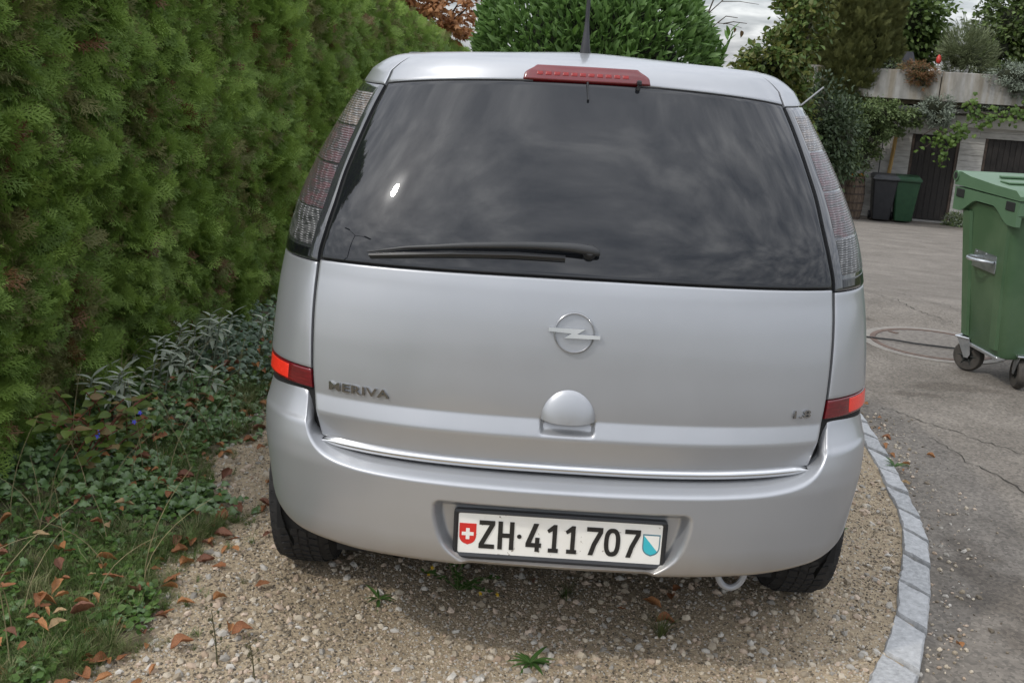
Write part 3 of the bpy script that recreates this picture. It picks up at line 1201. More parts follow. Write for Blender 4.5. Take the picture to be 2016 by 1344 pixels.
def build_bumper():
    lip = [(0, .566), (.1, .566), (.25, .5675), (.36, .569), (.45, .572), (.50, .5755), (.553, .583), (.585, .592), (.608, .605), (.624, .622), (.634, .638), (.640, .657), (.642, .68), (.643, .705), (.645, .726)]
    L = np.array(lip)
    seg = np.concatenate([[0], np.cumsum(np.hypot(np.diff(L[:, 0]), np.diff(L[:, 1])))])
    t = np.linspace(0, seg[-1], 190)
    lx, lz = np.interp(t, seg, L[:, 0]), np.interp(t, seg, L[:, 1])
    # soften the corners of the polyline
    for _ in range(10):
        lx[1:-1] = (lx[:-2] + 2 * lx[1:-1] + lx[2:]) / 4
        lz[1:-1] = (lz[:-2] + 2 * lz[1:-1] + lz[2:]) / 4
    ph = BUMP.phi_of_x(lx, lz)
    ph2 = np.linspace(ph[-1], R(100), 50)[1:]
    lz2 = np.interp(ph2, [ph[-1], ph[-1] + .03, R(100)], [lz[-1], .7305, .7305])
    phs, zt = np.concatenate([ph, ph2]), np.concatenate([lz, lz2])
    PHI = np.concatenate([-phs[:0:-1], phs])
    ZT = np.concatenate([zt[:0:-1], zt])
    zbot = interp([(0, .360), (.6, .362), (.8, .369), (R(52), .374), (R(60), .388), (R(73), .43), (R(90), .52), (R(100), .545)])(np.abs(PHI))
    T = np.concatenate([np.linspace(0, .93, 84), [.95, .965, .977, .986, .993, 1]])
    TT, PP = np.meshgrid(T, PHI, indexing='ij')
    Z = zbot[None] + (ZT - zbot)[None] * TT
    P = BUMP(PP, Z)
    N = BUMP.normal(PP, Z)
    # recess for the number plate
    x, z = np.abs(P[..., 0]), P[..., 2]
    hw = interp([(.34, .215), (.368, .250), (.385, .272), (.41, .292), (.45, .3065), (.49, .313), (.53, .313)])(z)
    r = .022
    dx, dz = hw - x, .5245 - z
    d = np.where((dx < r) & (dz < r), r - np.hypot(np.minimum(dx, r) - r, np.minimum(dz, r) - r), np.minimum(dx, dz))
    dep = smooth01(d / .028)
    fl = .0125 - .02 * (z - .44) * 0
    tgt = np.full(x.shape, .0035)
    P[..., 1] = P[..., 1] + (tgt - P[..., 1]) * dep * smooth01((z - .352) / .02) * (x < .33)
    # rolled upper lip
    near = np.clip((TT - .965) / .035, 0, 1)
    P = P - N * (.0045 * near**2)[..., None]
    rows = [P[j] for j in range(P.shape[0])]
    wing = smooth01((np.abs(PHI) - R(47)) / R(2))
    top = P[-1]
    r1 = top + np.stack([-np.sign(PHI) * .006 * wing, .007 * (1 - wing) + .006 * wing, .0035 + 0 * wing], -1)
    r2 = top + np.stack([-np.sign(PHI) * .012 * wing, .05 * (1 - wing) + .02 * wing, .017 * (1 - wing) + .002 * wing], -1)
    r2b = r2 + np.stack([0 * PHI, .045 * (1 - wing), .004 * (1 - wing)], -1)
    r3 = r2b + np.stack([0 * PHI, .03 + 0 * PHI, -.03 + 0 * PHI], -1)
    bot = P[0]
    nb = N[0].copy()
    nb[:, 2] = 0
    nb = unit(nb)
    b1 = bot - nb * .005 + np.array([0, 0, -.008])
    b2 = bot - nb * .022 + np.array([0, 0, -.014])
    b3 = bot - nb * .16 + np.array([0, 0, -.012])
    G = np.stack([b3, b2, b1] + rows + [r1, r2, r2b, r3])
    v, f = gridmesh(G)
    mb = bpy.data.materials
    M_BP = dirty_paint()
    b = obj('rear_bumper', v, f, M_BP, CAR, sharp=60)
    return b


def dirty_paint():
    """the same silver, with brown road dust low on the bumper (stuck on, ragged upper edge)"""
    m = M_PAINT.copy()
    m.name = 'silver_paint_dusty'
    n, l = m.node_tree.nodes, m.node_tree.links
    bs = n['Principled BSDF']
    src = bs.inputs['Base Color'].links[0].from_socket
    tc = n.new('ShaderNodeTexCoord')
    sp = n.new('ShaderNodeSeparateXYZ')
    l.new(tc.outputs['Object'], sp.inputs[0])
    nz = n.new('ShaderNodeTexNoise')
    nz.inputs['Scale'].default_value = 9
    nz.inputs['Detail'].default_value = 8
    l.new(tc.outputs['Object'], nz.inputs['Vector'])
    ma = n.new('ShaderNodeMath')
    ma.operation = 'MULTIPLY_ADD'
    l.new(nz.outputs['Fac'], ma.inputs[0])
    ma.inputs[1].default_value = -.05
    l.new(sp.outputs[2], ma.inputs[2])
    rp = n.new('ShaderNodeMapRange')
    rp.inputs['From Min'].default_value = .40
    rp.inputs['From Max'].default_value = .325
    l.new(ma.outputs[0], rp.inputs['Value'])
    mf = n.new('ShaderNodeMath')
    mf.operation = 'MULTIPLY'
    l.new(rp.outputs[0], mf.inputs[0])
    mf.inputs[1].default_value = .55
    mx = n.new('ShaderNodeMixRGB')
    l.new(mf.outputs[0], mx.inputs[0])
    l.new(src, mx.inputs[1])
    mx.inputs[2].default_value = (.25, .20, .14, 1)
    l.new(mx.outputs[0], bs.inputs['Base Color'])
    return m


def text_mesh(name, body, size, extrude, bold=0.0, sx=1.0, spacing=1.0, bevel=0.0):
    cu = bpy.data.curves.new(name, 'FONT')
    cu.body = body
    cu.size = size
    cu.extrude = extrude
    cu.offset = bold
    cu.bevel_depth = bevel
    cu.space_character = spacing
    o = bpy.data.objects.new(name, cu)
    COL.objects.link(o)
    dg = bpy.context.evaluated_depsgraph_get()
    me = bpy.data.meshes.new_from_object(o.evaluated_get(dg))
    bpy.data.objects.remove(o)
    for vv in me.vertices:
        vv.co.x *= sx
    return me


def build_badges(gate):
    # wide chrome lettering laid on the panel
    for body, x0, x1, z0, h in (('MERIVA', -.583, -.430, .7425, .0205), ('1.8', .545, .588, .745, .0195)):
        me = text_mesh('badge', body, .03, .002, .0006, spacing=1.12)
        co = np.empty(len(me.vertices) * 3)
        me.vertices.foreach_get('co', co)
        co = co.reshape(-1, 3)
        mn, mx = co.min(0), co.max(0)
        u = (co[:, 0] - mn[0]) / (mx[0] - mn[0])
        w = (co[:, 1] - mn[1]) / (mx[1] - mn[1])
        d = (co[:, 2] - mn[2]) / (mx[2] - mn[2])
        xx = x0 + (x1 - x0) * u
        zz = z0 + h * w
        ph = BODY.phi_of_x(xx, zz)
        P = BODY(ph, zz) + BODY.normal(ph, zz) * (.0002 + .006 * d)[:, None]
        me.vertices.foreach_set('co', P.ravel())
        me.materials.append(mat('badge_chrome', (.36, .36, .36), rough=.12, metal=1))
        me.update()
        o = bpy.data.objects.new('badge', me)
        link(o, gate)
        tag(o, 'chrome lettering %s on the tailgate' % body)
    # round emblem with a flash
    cz = .936
    c = BODY(0.0, cz)
    n = BODY.normal(0.0, cz)
    upv = unit(np.cross(np.array([1.0, 0, 0]), n))
    upv = upv if upv[2] > 0 else -upv
    fn = lambda u, w, d: tuple(c + np.array([1.0, 0, 0]) * (u * .0462 + .002) + upv * w * .0462 + n * d)
    v, f = [], []
    nu = 72
    prof = [(1.06, .0), (1.05, .006), (1.0, .0095), (.95, .006), (.94, 0)]
    for k in range(nu):
        a = 2 * PI * k / nu
        for (r, d) in prof:
            v.append(fn(r * math.cos(a), r * math.sin(a), d + .0005))
    for k in range(nu):
        for i in range(4):
            a, b = k * 5, ((k + 1) % nu) * 5
            f.append((a + i, b + i, b + i + 1, a + i + 1))
    ring = obj('emblem_ring', v, f, M_CHROME, gate, sharp=30)
    poly = [(-1.32, .227), (.54, .228), (.13, -.045), (1.31, -.06), (1.31, -.244), (-.52, -.27), (-.15, -.02), (-1.32, .04)]
    MB().prism(poly, lambda u, w, d: fn(u, w, d), .002, .0105).build('emblem_flash', M_CHROME, ring, smooth=False)


GLY = {
    'Z': [[(0, 1), (1, 1), (1, .86), (.33, .15), (1, .15), (1, 0), (0, 0), (0, .15), (.66, .85), (0, .85)]],
    'H': [[(0, 1), (.28, 1), (.28, .58), (.72, .58), (.72, 1), (1, 1), (1, 0), (.72, 0), (.72, .43), (.28, .43), (.28, 0), (0, 0)]],
    '4': [[(.48, 1), (.80, 1), (.34, .30), (.60, .30), (.60, .50), (.88, .50), (.88, .30), (1, .30), (1, .15), (.88, .15), (.88, 0), (.60, 0), (.60, .15), (0, .15), (0, .28)]],
    '1': [[(.58, 1), (.90, 1), (.90, .14), (1.08, .14), (1.08, 0), (.16, 0), (.16, .14), (.50, .14), (.50, .78), (.14, .70), (0, .80)]],
    '7': [[(0, 1), (1, 1), (1, .82), (.62, .36), (.44, 0), (.14, 0), (.36, .42), (.72, .85), (0, .85)]],
}


def build_plate(bump):
    M_WH = mat('plate_white', (.86, .84, .77), (.90, .885, .83), rough=.35, scale=18, contrast=(.25, .6), coat=.3)
    # chipped and cracked paint on the plate
    pn, pl_ = M_WH.node_tree.nodes, M_WH.node_tree.links
    pb = pn['Principled BSDF']
    psrc = pb.inputs['Base Color'].links[0].from_socket
    ptc = pn.new('ShaderNodeTexCoord')
    pz = pn.new('ShaderNodeTexNoise')
    pz.inputs['Scale'].default_value = 55
    pz.inputs['Detail'].default_value = 5
    pl_.new(ptc.outputs['Object'], pz.inputs['Vector'])
    pr = pn.new('ShaderNodeValToRGB')
    pr.color_ramp.elements[0].position, pr.color_ramp.elements[0].color = .66, (0, 0, 0, 1)
    pr.color_ramp.elements[1].position, pr.color_ramp.elements[1].color = .70, (.75, .75, .75, 1)
    pl_.new(pz.outputs['Fac'], pr.inputs[0])
    px_ = pn.new('ShaderNodeMixRGB')
    pl_.new(pr.outputs[0], px_.inputs[0])
    pl_.new(psrc, px_.inputs[1])
    px_.inputs[2].default_value = (.22, .17, .12, 1)
    pl_.new(px_.outputs[0], pb.inputs['Base Color'])
    M_BK = mat('plate_black', (.012, .012, .013), (.022, .021, .02), rough=.4, scale=120)
    M_FR = mat('plate_frame', (.018, .018, .02), (.026, .027, .029), rough=.42)
    x0, z0, y0 = -.247, .3785, -.0075
    fn = lambda u, w, d: (x0 + u, y0 - d + .004 * (.104 - w) * 0, z0 + w)

    def rrect(a, b, c, d, r, n=6):
        out = []
        for (cx, cz, s) in ((c - r, d - r, 0), (a + r, d - r, 1), (a + r, b + r, 2), (c - r, b + r, 3)):
            for k in range(n + 1):
                t = PI / 2 * (s + k / n)
                out.append((cx + r * math.cos(t), cz + r * math.sin(t)))
        return out
    pl = MB().prism(rrect(-.003, -.003, .497, .107, .006), fn, -.003, .001).build('number_plate', M_WH, bump, smooth=False)
    tag(pl, 'white Swiss number plate ZH 411707 in a black frame')
    # frame: outer and inner outline, raised lip
    oo, ii = rrect(-.0115, -.0135, .5055, .1145, .010), rrect(0, 0, .494, .104, .004)
    mid = rrect(-.006, -.007, .5, .109, .007)
    n = len(oo)
    v = [fn(*p, -.008) for p in oo] + [fn(*p, .004) for p in oo] + [fn(*p, .0065) for p in mid] + [fn(*p, .0015) for p in ii]
    f = []
    for L in range(3):
        for k in range(n):
            f.append((L * n + k, L * n + (k + 1) % n, (L + 1) * n + (k + 1) % n, (L + 1) * n + k))
    obj('plate_frame', v, f, M_FR, bump, sharp=40)
    zb, zt = .0145, .0875

    def glyph(ch, a, b):
        mb = MB()
        for poly in GLY[ch]:
            mb.prism([(a + (b - a) * u, zb + (zt - zb) * w) for u, w in poly], fn, .0008, .0028)
        mb.build('character', M_BK, pl, smooth=False)
    for ch, a, b in (('Z', .051, .089), ('H', .097, .136), ('4', .165, .203), ('1', .216, .2425), ('1', .2605, .287), ('7', .312, .351), ('7', .404, .442)):
        glyph(ch, a, b)
    # zero
    v, f = [], []
    n = 40
    for k in range(n):
        t = 2 * PI * k / n
        c, s = math.cos(t), math.sin(t)
        c, s = math.copysign(abs(c)**.8, c), math.copysign(abs(s)**.8, s)
        for (rx, rz, d) in ((.0195, .0365, .0008), (.0195, .0365, .0028), (.0088, .0255, .0028), (.0088, .0255, .0008)):
            v.append(fn(.3745 + rx * c, (zb + zt) / 2 + rz * s, d))
    for k in range(n):
        a, b = 4 * k, 4 * ((k + 1) % n)
        for i in range(3):
            f.append((a + i, b + i, b + i + 1, a + i + 1))
    obj('character', v, f, M_BK, pl, smooth=False)
    MB().prism([(.149 + .0055 * math.cos(t), .051 + .0055 * math.sin(t)) for t in np.linspace(0, 2 * PI, 16, endpoint=False)], fn, .0008, .0028).build('character', M_BK, pl, smooth=False)

    def shield(cx, s):
        p = [(-.0205, .027), (.0205, .027), (.0205, -.004)]
        for k in range(1, 8):
            t = k / 8
            p.append((.0205 * math.cos(t * PI / 2), -.004 - .0235 * math.sin(t * PI / 2)**.9))
        p.append((0, -.029))
        p += [(-x, z) for x, z in p[::-1][1:-1]]
        p = p[:-1] if p[-1] == p[0] else p
        return [(cx + a * s, .0505 + b * s) for a, b in p]
    M_RED = mat('plate_red', (.62, .025, .02), (.68, .03, .025), rough=.35)
    M_CY = mat('plate_cyan', (.05, .50, .58), (.06, .56, .63), rough=.35)
    M_CYD = mat('plate_blue_rim', (.10, .22, .27), rough=.4)
    cr = MB().prism(shield(.0235, 1.0), fn, .0008, .0018).build('swiss_crest', M_RED, pl, smooth=False)
    cb = MB()
    plus = [(-.0045, .0145), (.0045, .0145), (.0045, .0045), (.0145, .0045), (.0145, -.0045), (.0045, -.0045), (.0045, -.0145), (-.0045, -.0145), (-.0045, -.0045), (-.0145, -.0045), (-.0145, .0045), (-.0045, .0045)]
    cb.prism([(.0235 + a, .0505 + b) for a, b in plus], fn, .0018, .0024).build('crest_cross', M_WH, cr, smooth=False)
    c2 = MB().prism(shield(.469, 1.03), fn, .0008, .0016).build('canton_crest', M_CYD, pl, smooth=False)
    sh = shield(.469, .90)
    xs = [p[0] for p in sh]

    def half(poly, sgn):
        # clip by the diagonal from upper left to lower right
        ax, az, bx, bz = .469 - .0185, .0505 + .0243, .469 + .0155, .0505 - .016
        g = lambda p: sgn * ((bx - ax) * (p[1] - az) - (bz - az) * (p[0] - ax))
        out = []
        for i in range(len(poly)):
            p, q = poly[i], poly[(i + 1) % len(poly)]
            gp, gq = g(p), g(q)
            if gp >= 0:
                out.append(p)
            if gp * gq < 0:
                t = gp / (gp - gq)
                out.append((p[0] + (q[0] - p[0]) * t, p[1] + (q[1] - p[1]) * t))
        return out
    MB().prism(half(sh, -1), fn, .0016, .0022).build('crest_field', M_CY, c2, smooth=False)
    MB().prism(half(sh, 1), fn, .0016, .0021).build('crest_field', M_WH, c2, smooth=False)


def build_wheels():
    M_RIM = mat('steel_rim', (.20, .20, .21), (.30, .30, .31), rough=.4, metal=.8)
    Rw, hw = .300, .0845
    prof = [(.185, -hw + .015), (.22, -hw - .003), (.262, -hw - .004), (.284, -hw + .006), (.2945, -hw + .022), (.298, 0), (.2945, hw - .022), (.284, hw - .006), (.262, hw + .004), (.22, hw + .003), (.185, hw - .015)]
    tm = MB().lathe(prof, 56, axis='x', closed=True).mesh('wheel', M_TYRE)
    # winter tread: outer shoulder lugs with sipes and V-shaped centre blocks
    mb = MB()
    n = 56
    for k in range(n):
        a0 = 2 * PI * k / n
        for (xa, xb, sk, r0, frac) in ((-.080, -.056, .0, .2915, .80), (.056, .080, .0, .2915, .80), (-.053, -.028, .35, .2968, .68), (.028, .053, -.35, .2968, .68), (-.023, -.002, .5, .2975, .62), (.002, .023, -.5, .2975, .62)):
            da = 2 * PI / n * frac
            off = 0 if xa < 0 else .5 * 2 * PI / n
            v = []
            for (x, aa, h) in ((xa, 0, 0), (xb, sk * da, 0), (xb, sk * da + da, 0), (xa, da, 0), (xa, 0, 1), (xb, sk * da, 1), (xb, sk * da + da, 1), (xa, da, 1)):
                a = a0 + off + aa
                rr = r0 - .0065 + (.0095 if h else 0) - (.006 if abs(x) > .075 else 0)
                v.append((x, rr * math.cos(a), rr * math.sin(a)))
            mb.add(v, [(4, 5, 6, 7), (0, 1, 5, 4), (1, 2, 6, 5), (2, 3, 7, 6), (3, 0, 4, 7)])
            if abs(xa) > .05 or abs(xb) > .05:
                pass
    tr = mb.mesh('tread', M_TYRE, smooth=False)
    rm = MB().lathe([(.188, -.05), (.188, .055), (.178, .06), (.165, .04), (.10, .045), (.05, .06), (.0001, .062)], 40, axis='x').mesh('rim', M_RIM)
    for (x, y) in ((-.731, .68), (.731, .68), (-.731, 3.27), (.731, 3.27)):
        w = bpy.data.objects.new('wheel', tm)
        link(w, CAR)
        w.location = (x, y, Rw + .012)
        if x < 0:
            w.rotation_euler = (0, 0, PI)
        w.rotation_euler.x = random.uniform(0, .1)
        for nm, me in (('tread', tr), ('rim', rm)):
            c = bpy.data.objects.new(nm, me)
            COL.objects.link(c)
            c.parent = w


def flank(y, z):
    ph = np.linspace(R(88), R(176), 300)
    p = BODY(ph, z)
    return float(p[np.abs(p[:, 1] - y).argmin(), 0])


def build_rest():
    # side glass, windscreen, mirrors, door handles, lamps at the front: seldom seen, but there
    for side in (-1, 1):
        for (a, b, z0, z1) in ((102, 116, 1.06, 1.40), (118, 135, 1.03, 1.42), (137, 151, 1.0, 1.40)):
            panel('side_window', BODY, C_(z0), C_(z1), lambda v: np.full(np.shape(v), side * R(a)), lambda v: np.full(np.shape(v), side * R(b)), 14, 12, M_GLASS, CAR, .003, .006, .001)
        for yy in (1.15, 2.1):
            MB().box((side * (flank(yy, .90) + .008), yy, .90), (.03, .17, .028), None, .008).build('door_handle', M_PAINT, CAR)
        mx_ = flank(2.55, 1.0)
        mb = MB().box((side * (mx_ + .11), 2.55, 1.03), (.17, .09, .13), None, .03)
        mb.tube([(side * (mx_ - .02), 2.57, .985), (side * (mx_ + .07), 2.56, .99)], [.03, .025], 8)
        mb.build('wing_mirror', M_PAINT, CAR)
        hl = panel('headlight', BODY, C_(.66), C_(.80), lambda v: np.full(np.shape(v), side * R(158)), lambda v: np.full(np.shape(v), side * R(168)), 10, 8, mat('clear_lamp', (.5, .5, .52), rough=.1, metal=.5, coat=1), CAR, .004, .008, .001)
        # black moulding in the roof ditch
        pts = []
        for y in np.linspace(.50, 2.0, 24):
            x = side * float(np.interp(y, [.44, .7, 1.4, 2.0], [.470, .485, .49, .47]))
            # drop on the roof surface by search
            best = min(((abs(q[1] - y) + abs(q[0] - x), q) for ph in np.linspace(R(28), R(140), 60) for q in [BODY(side * ph, vv_) for vv_ in (1.54, 1.56, 1.58, 1.60, 1.63)]), key=lambda t: t[0])[1]
            pts.append((x, y, best[2] - .003))
        zs = np.convolve([pts[0][2]] * 2 + [p[2] for p in pts] + [pts[-1][2]] * 2, np.ones(5) / 5, 'valid')
        MB().tube([(p[0], p[1], z) for p, z in zip(pts, zs)], [.001, .002, .004] + [.006] * (len(pts) - 3), 6).build('roof_moulding', M_RUB, CAR)
    panel('windscreen', BODY, C_(1.0), C_(1.46), C_(R(153)), C_(R(207)), 30, 16, M_GLASS, CAR, .003, .006, .001)
    # roof aerial
    zb = 1.5625
    a = MB()
    a.lathe([(.022, zb - .012), (.0215, zb + .003), (.015, zb + .008), (.0115, zb + .03), (.0088, zb + .055), (.0066, zb + .075), (.006, zb + .09)], 20, (.0, .60, 0))
    a.tube([(.0, .60, zb + .085), (0, .585, zb + .25), (0, .57, zb + .40), (0, .555, zb + .55)], [.0060, .0048, .004, .0035], 10)
    a.build('aerial', mat('aerial_rubber', (.03, .03, .033), (.045, .045, .05), rough=.55), CAR)
    # towing eye below the bumper
    t = MB()
    pts = []
    for k in range(21):
        an = PI * (1 + k / 20)
        pts.append((.452 + .034 * math.cos(an), .13 + .0 * k, .305 + .046 * math.sin(an)))
    pts = [(.418, .13, .36)] + pts + [(.486, .13, .36)]
    t.tube(pts, .0085, 10).build('towing_eye', mat('grey_hook', (.33, .35, .38), (.42, .44, .47), rough=.45, metal=.3), CAR)
    ex = MB()
    ex.tube([(-.42, .20, .27), (-.42, .32, .275), (-.42, .8, .29)], .024, 14, caps=False)
    ex.build('exhaust_pipe', mat('exhaust', (.05, .045, .04), (.12, .11, .10), rough=.5, metal=.6), CAR)


build_shell()
GATE = build_tailgate()
build_wiper(GATE)
build_lamps()
build_quarters()
BUMPER = build_bumper()
build_badges(GATE)
build_plate(BUMPER)
build_wheels()
build_rest()


# ================================================================== things across the yard
def build_bin():
    """four-wheeled green waste container, long side to the right; local x = long side, y = away"""
    M_G = mat('bin_green', (.047, .102, .046), (.080, .140, .072), rough=.45, scale=3.5, bump=(300, .12, .001))
    M_GL = mat('bin_green_lid', (.080, .15, .082), (.095, .17, .094), rough=.45, scale=6, bump=(300, .12, .001))
    M_Z = mat('galvanised', (.42, .45, .47), (.58, .60, .62), rough=.35, metal=.9, scale=20)
    M_TY = mat('castor_rubber', (.035, .032, .028), (.075, .066, .055), rough=.8, scale=20)
    M_D = mat('bin_dark', (.01, .012, .01), rough=.7)
    ang = R(5.6)
    cx, cy = 2.80, 3.315
    Rm = Matrix.Rotation(ang, 3, 'Z')
    root = empty('waste_container', (cx, cy, 0), 'large green plastic waste container on castors at the right edge', 'waste bin')

    def W(p):
        q = Rm @ Vector(p)
        return (q.x + cx, q.y + cy, q.z)

    def put(mb, name, m, parent=root, smooth=True, sharp=35):
        mb.v = [W(p) for p in mb.v]
        return mb.build(name, m, parent, smooth, sharp)
    # body: rounded box that widens upwards, with a shallow raised field on each side
    v, f = [], []
    levels = [(.155, .44, .195, .03), (.165, .465, .215, .035), (.185, .475, .222, .04), (.60, .525, .262, .04), (.90, .555, .285, .04), (.935, .56, .288, .04)]
    n = 8
    rings = []
    for (z, hx, hy, r) in levels:
        ring = []
        for (sx, sy, s0) in ((1, 1, 0), (-1, 1, 1), (-1, -1, 2), (1, -1, 3)):
            for k in range(n + 1):
                t = PI / 2 * (s0 + k / n)
                ring.append((sx * (hx - r) + r * math.cos(t), sy * (hy - r) + r * math.sin(t), z))
        rings.append(ring)
        v += ring
    m = len(rings[0])
    for L in range(len(levels) - 1):
        for k in range(m):
            f.append((L * m + k, L * m + (k + 1) % m, (L + 1) * m + (k + 1) % m, (L + 1) * m + k))
    f.append(tuple(range(m - 1, -1, -1)))
    mb = MB().add(v, f)
    body = put(mb, 'bin_body', M_G)
    # shallow corner posts give the sides their vertical fold
    for sy in (-1, 1):
        mb = MB()
        v = []
        for (z, hx, hy) in ((.20, .478, .19), (.88, .555, .245)):
            for (dx, y0, y1) in ((0, 0, 0),):
                v += [(-hx - .001, sy * hy * .60, z), (-hx - .012, sy * hy * .66, z), (-hx - .012, sy * hy * .97, z), (-hx + .02, sy * hy * 1.08, z)]
        mb.add(v, [(0, 1, 5, 4), (1, 2, 6, 5), (2, 3, 7, 6), (0, 3, 2, 1), (4, 5, 6, 7)])
        put(mb, 'corner_rib', M_G, body, sharp=20)
    # rim: flange round the top, its lower edge arches up between the lifting pockets
    ys = np.linspace(-.335, .335, 33)
    for sx in (-1, 1):
        v, f = [], []
        for y in ys:
            t = abs(y) / .335
            zl = .945 - .075 * smooth01((t - .25) / .55)
            zu = .995
            for (x, z) in ((sx * .555, zl), (sx * .580, zl), (sx * .582, zu), (sx * .555, zu)):
                v.append((x, y, z))
        for i in range(len(ys) - 1):
            for k in range(4):
                a, b = i * 4 + k, i * 4 + (k + 1) % 4
                f.append((a, b, b + 4, a + 4))
        f += [(0, 1, 2, 3), tuple(len(v) - 4 + k for k in (3, 2, 1, 0))]
        put(MB().add(v, f), 'rim_flange', M_GL, root, sharp=30)
        for sy in (-1, 1):
            mb = MB()
            mb.box((sx * .583, sy * .265, .965), (.006, .085, .045), None, .002)
            put(mb, 'lifting_pocket', M_D, root)
    for sy in (-1, 1):
        mb = MB().box((0, sy * .312, .955), (1.16, .055, .08), None, .012)
        put(mb, 'rim_rail', M_GL, root)
    # lid: shallow wedge with a round hinge tube along the back and a front grip ledge
    prof = [(-.345, 1.000), (-.345, 1.022), (-.30, 1.046), (-.10, 1.050), (.18, 1.064), (.28, 1.078), (.335, 1.076), (.345, 1.05), (.34, 1.004)]
    v, f = [], []
    for x in (-.585, -.562, .562, .585):
        k = .012 if abs(x) > .61 else 0
        v += [(x, y * (1 - k), z - k * (z > 1.01)) for y, z in prof]
    q = len(prof)
    for i in range(3):
        for k in range(q):
            f.append((i * q + k, i * q + (k + 1) % q, (i + 1) * q + (k + 1) % q, (i + 1) * q + k))
    f += [tuple(range(q - 1, -1, -1)), tuple(3 * q + k for k in range(q))]
    lid = put(MB().add(v, f), 'bin_lid', M_GL)
    mb = MB()
    mb.tube([(-.592, .33, 1.052), (.592, .33, 1.052)], .028, 20)
    put(mb, 'hinge_tube', M_GL, lid)
    mb = MB()
    mb.tube([(-.5935, .33, 1.052), (-.5925, .33, 1.052)], .019, 16)
    put(mb, 'hinge_end', M_D, lid)
    put(MB().box((0, -.02, 1.060), (1.0, .10, .012), None, .004), 'lid_ridge', M_GL, lid)
    put(MB().box((-.12, .16, 1.072), (.62, .035, .014), None, .004), 'lid_ridge', M_GL, lid)
    # drop handle on a riveted plate, on the short side facing the camera
    for sx in (-1, 1):
        xs = sx * (.528 + .006)
        hp = put(MB().box((xs, -.02, .645), (.006, .245, .095), Matrix.Rotation(-sx * .07, 3, 'Y'), .002), 'handle_plate', M_Z)
        pts = [(xs + sx * .005, -.115, .65)] + [(xs + sx * (.012 + .075 * math.sin(PI * t)**.6), -.115 + .19 * t, .655) for t in np.linspace(.04, .96, 14)] + [(xs + sx * .005, .075, .65)]
        put(MB().tube(pts, .009, 10), 'grab_handle', M_Z, hp)
        for (dy, dz) in ((-.11, .033), (0, .035), (.10, .033), (-.11, -.033), (0, -.036), (.10, -.033)):
            put(MB().lathe([(.006, 0), (.005, .004), (.0001, .005)], 10, (xs + sx * .003, -.02 + dy, .645 + dz), axis='x'), 'rivet', M_Z, hp)
    # castors
    for (x, y, yaw) in ((-.475, .155, -.95), (-.345, -.225, 1.35), (.40, .17, .5), (.40, -.18, 1.0)):
        r = .086
        A = Matrix.Rotation(yaw, 3, 'Z')

        def T(mb):
            mb.v = [tuple(A @ Vector(p) + Vector((x, y, 0))) for p in mb.v]
            return mb
        w = MB().lathe([(.035, -.020), (.060, -.024), (.076, -.024), (.084, -.014), (.086, 0), (.084, .014), (.076, .024), (.060, .024), (.035, .020)], 32, axis='y', closed=True)
        w.v = [(p[0] + .035, p[1], p[2] + r) for p in w.v]
        wh = put(T(w), 'castor_wheel', M_TY)
        hub = MB().lathe([(.058, -.012), (.054, -.018), (.018, -.012), (.014, -.024), (.0001, -.025)], 24, axis='y')
        hub.lathe([(.058, .012), (.054, .018), (.018, .012), (.014, .024), (.0001, .025)], 24, axis='y')
        for k in range(6):
            a = k * PI / 3
            hub.tube([(.012 * math.cos(a), -.018, .012 * math.sin(a)), (.056 * math.cos(a), -.019, .056 * math.sin(a))], .005, 6)
        hub.v = [(p[0] + .035, p[1], p[2] + r) for p in hub.v]
        put(T(hub), 'hub', M_D, wh)
        fk = MB()
        for s in (-1, 1):
            poly = [(-.035, .185), (.04, .185), (.055, .10), (.045, .078), (.022, .078), (.0, .12)]
            fk.prism(poly, lambda u, w_, d: (u, d, w_), s * .028, s * .032)
        fk.box((0, 0, .187), (.085, .085, .010), None, .003)
        put(T(fk), 'castor_fork', M_Z, wh, smooth=False)
    put(MB().box((-.455, 0, .158), (.05, .40, .02), None, .004), 'axle_rail', M_Z)


def GW(a, out, z):
    """point by garage coordinates: along the front, out of it, height above the yard"""
    p = GA + GU * a + GN * out
    return (float(p[0]), float(p[1]), float(GA[2] + z))


G_ANG = math.atan2(GU[1], GU[0])


def gbox(mb, a0, a1, o0, o1, z0, z1, bev=0.0):
    c = GW((a0 + a1) / 2, (o0 + o1) / 2, (z0 + z1) / 2)
    return mb.box(c, (a1 - a0, abs(o1 - o0), z1 - z0), Matrix.Rotation(G_ANG, 3, 'Z'), bev)


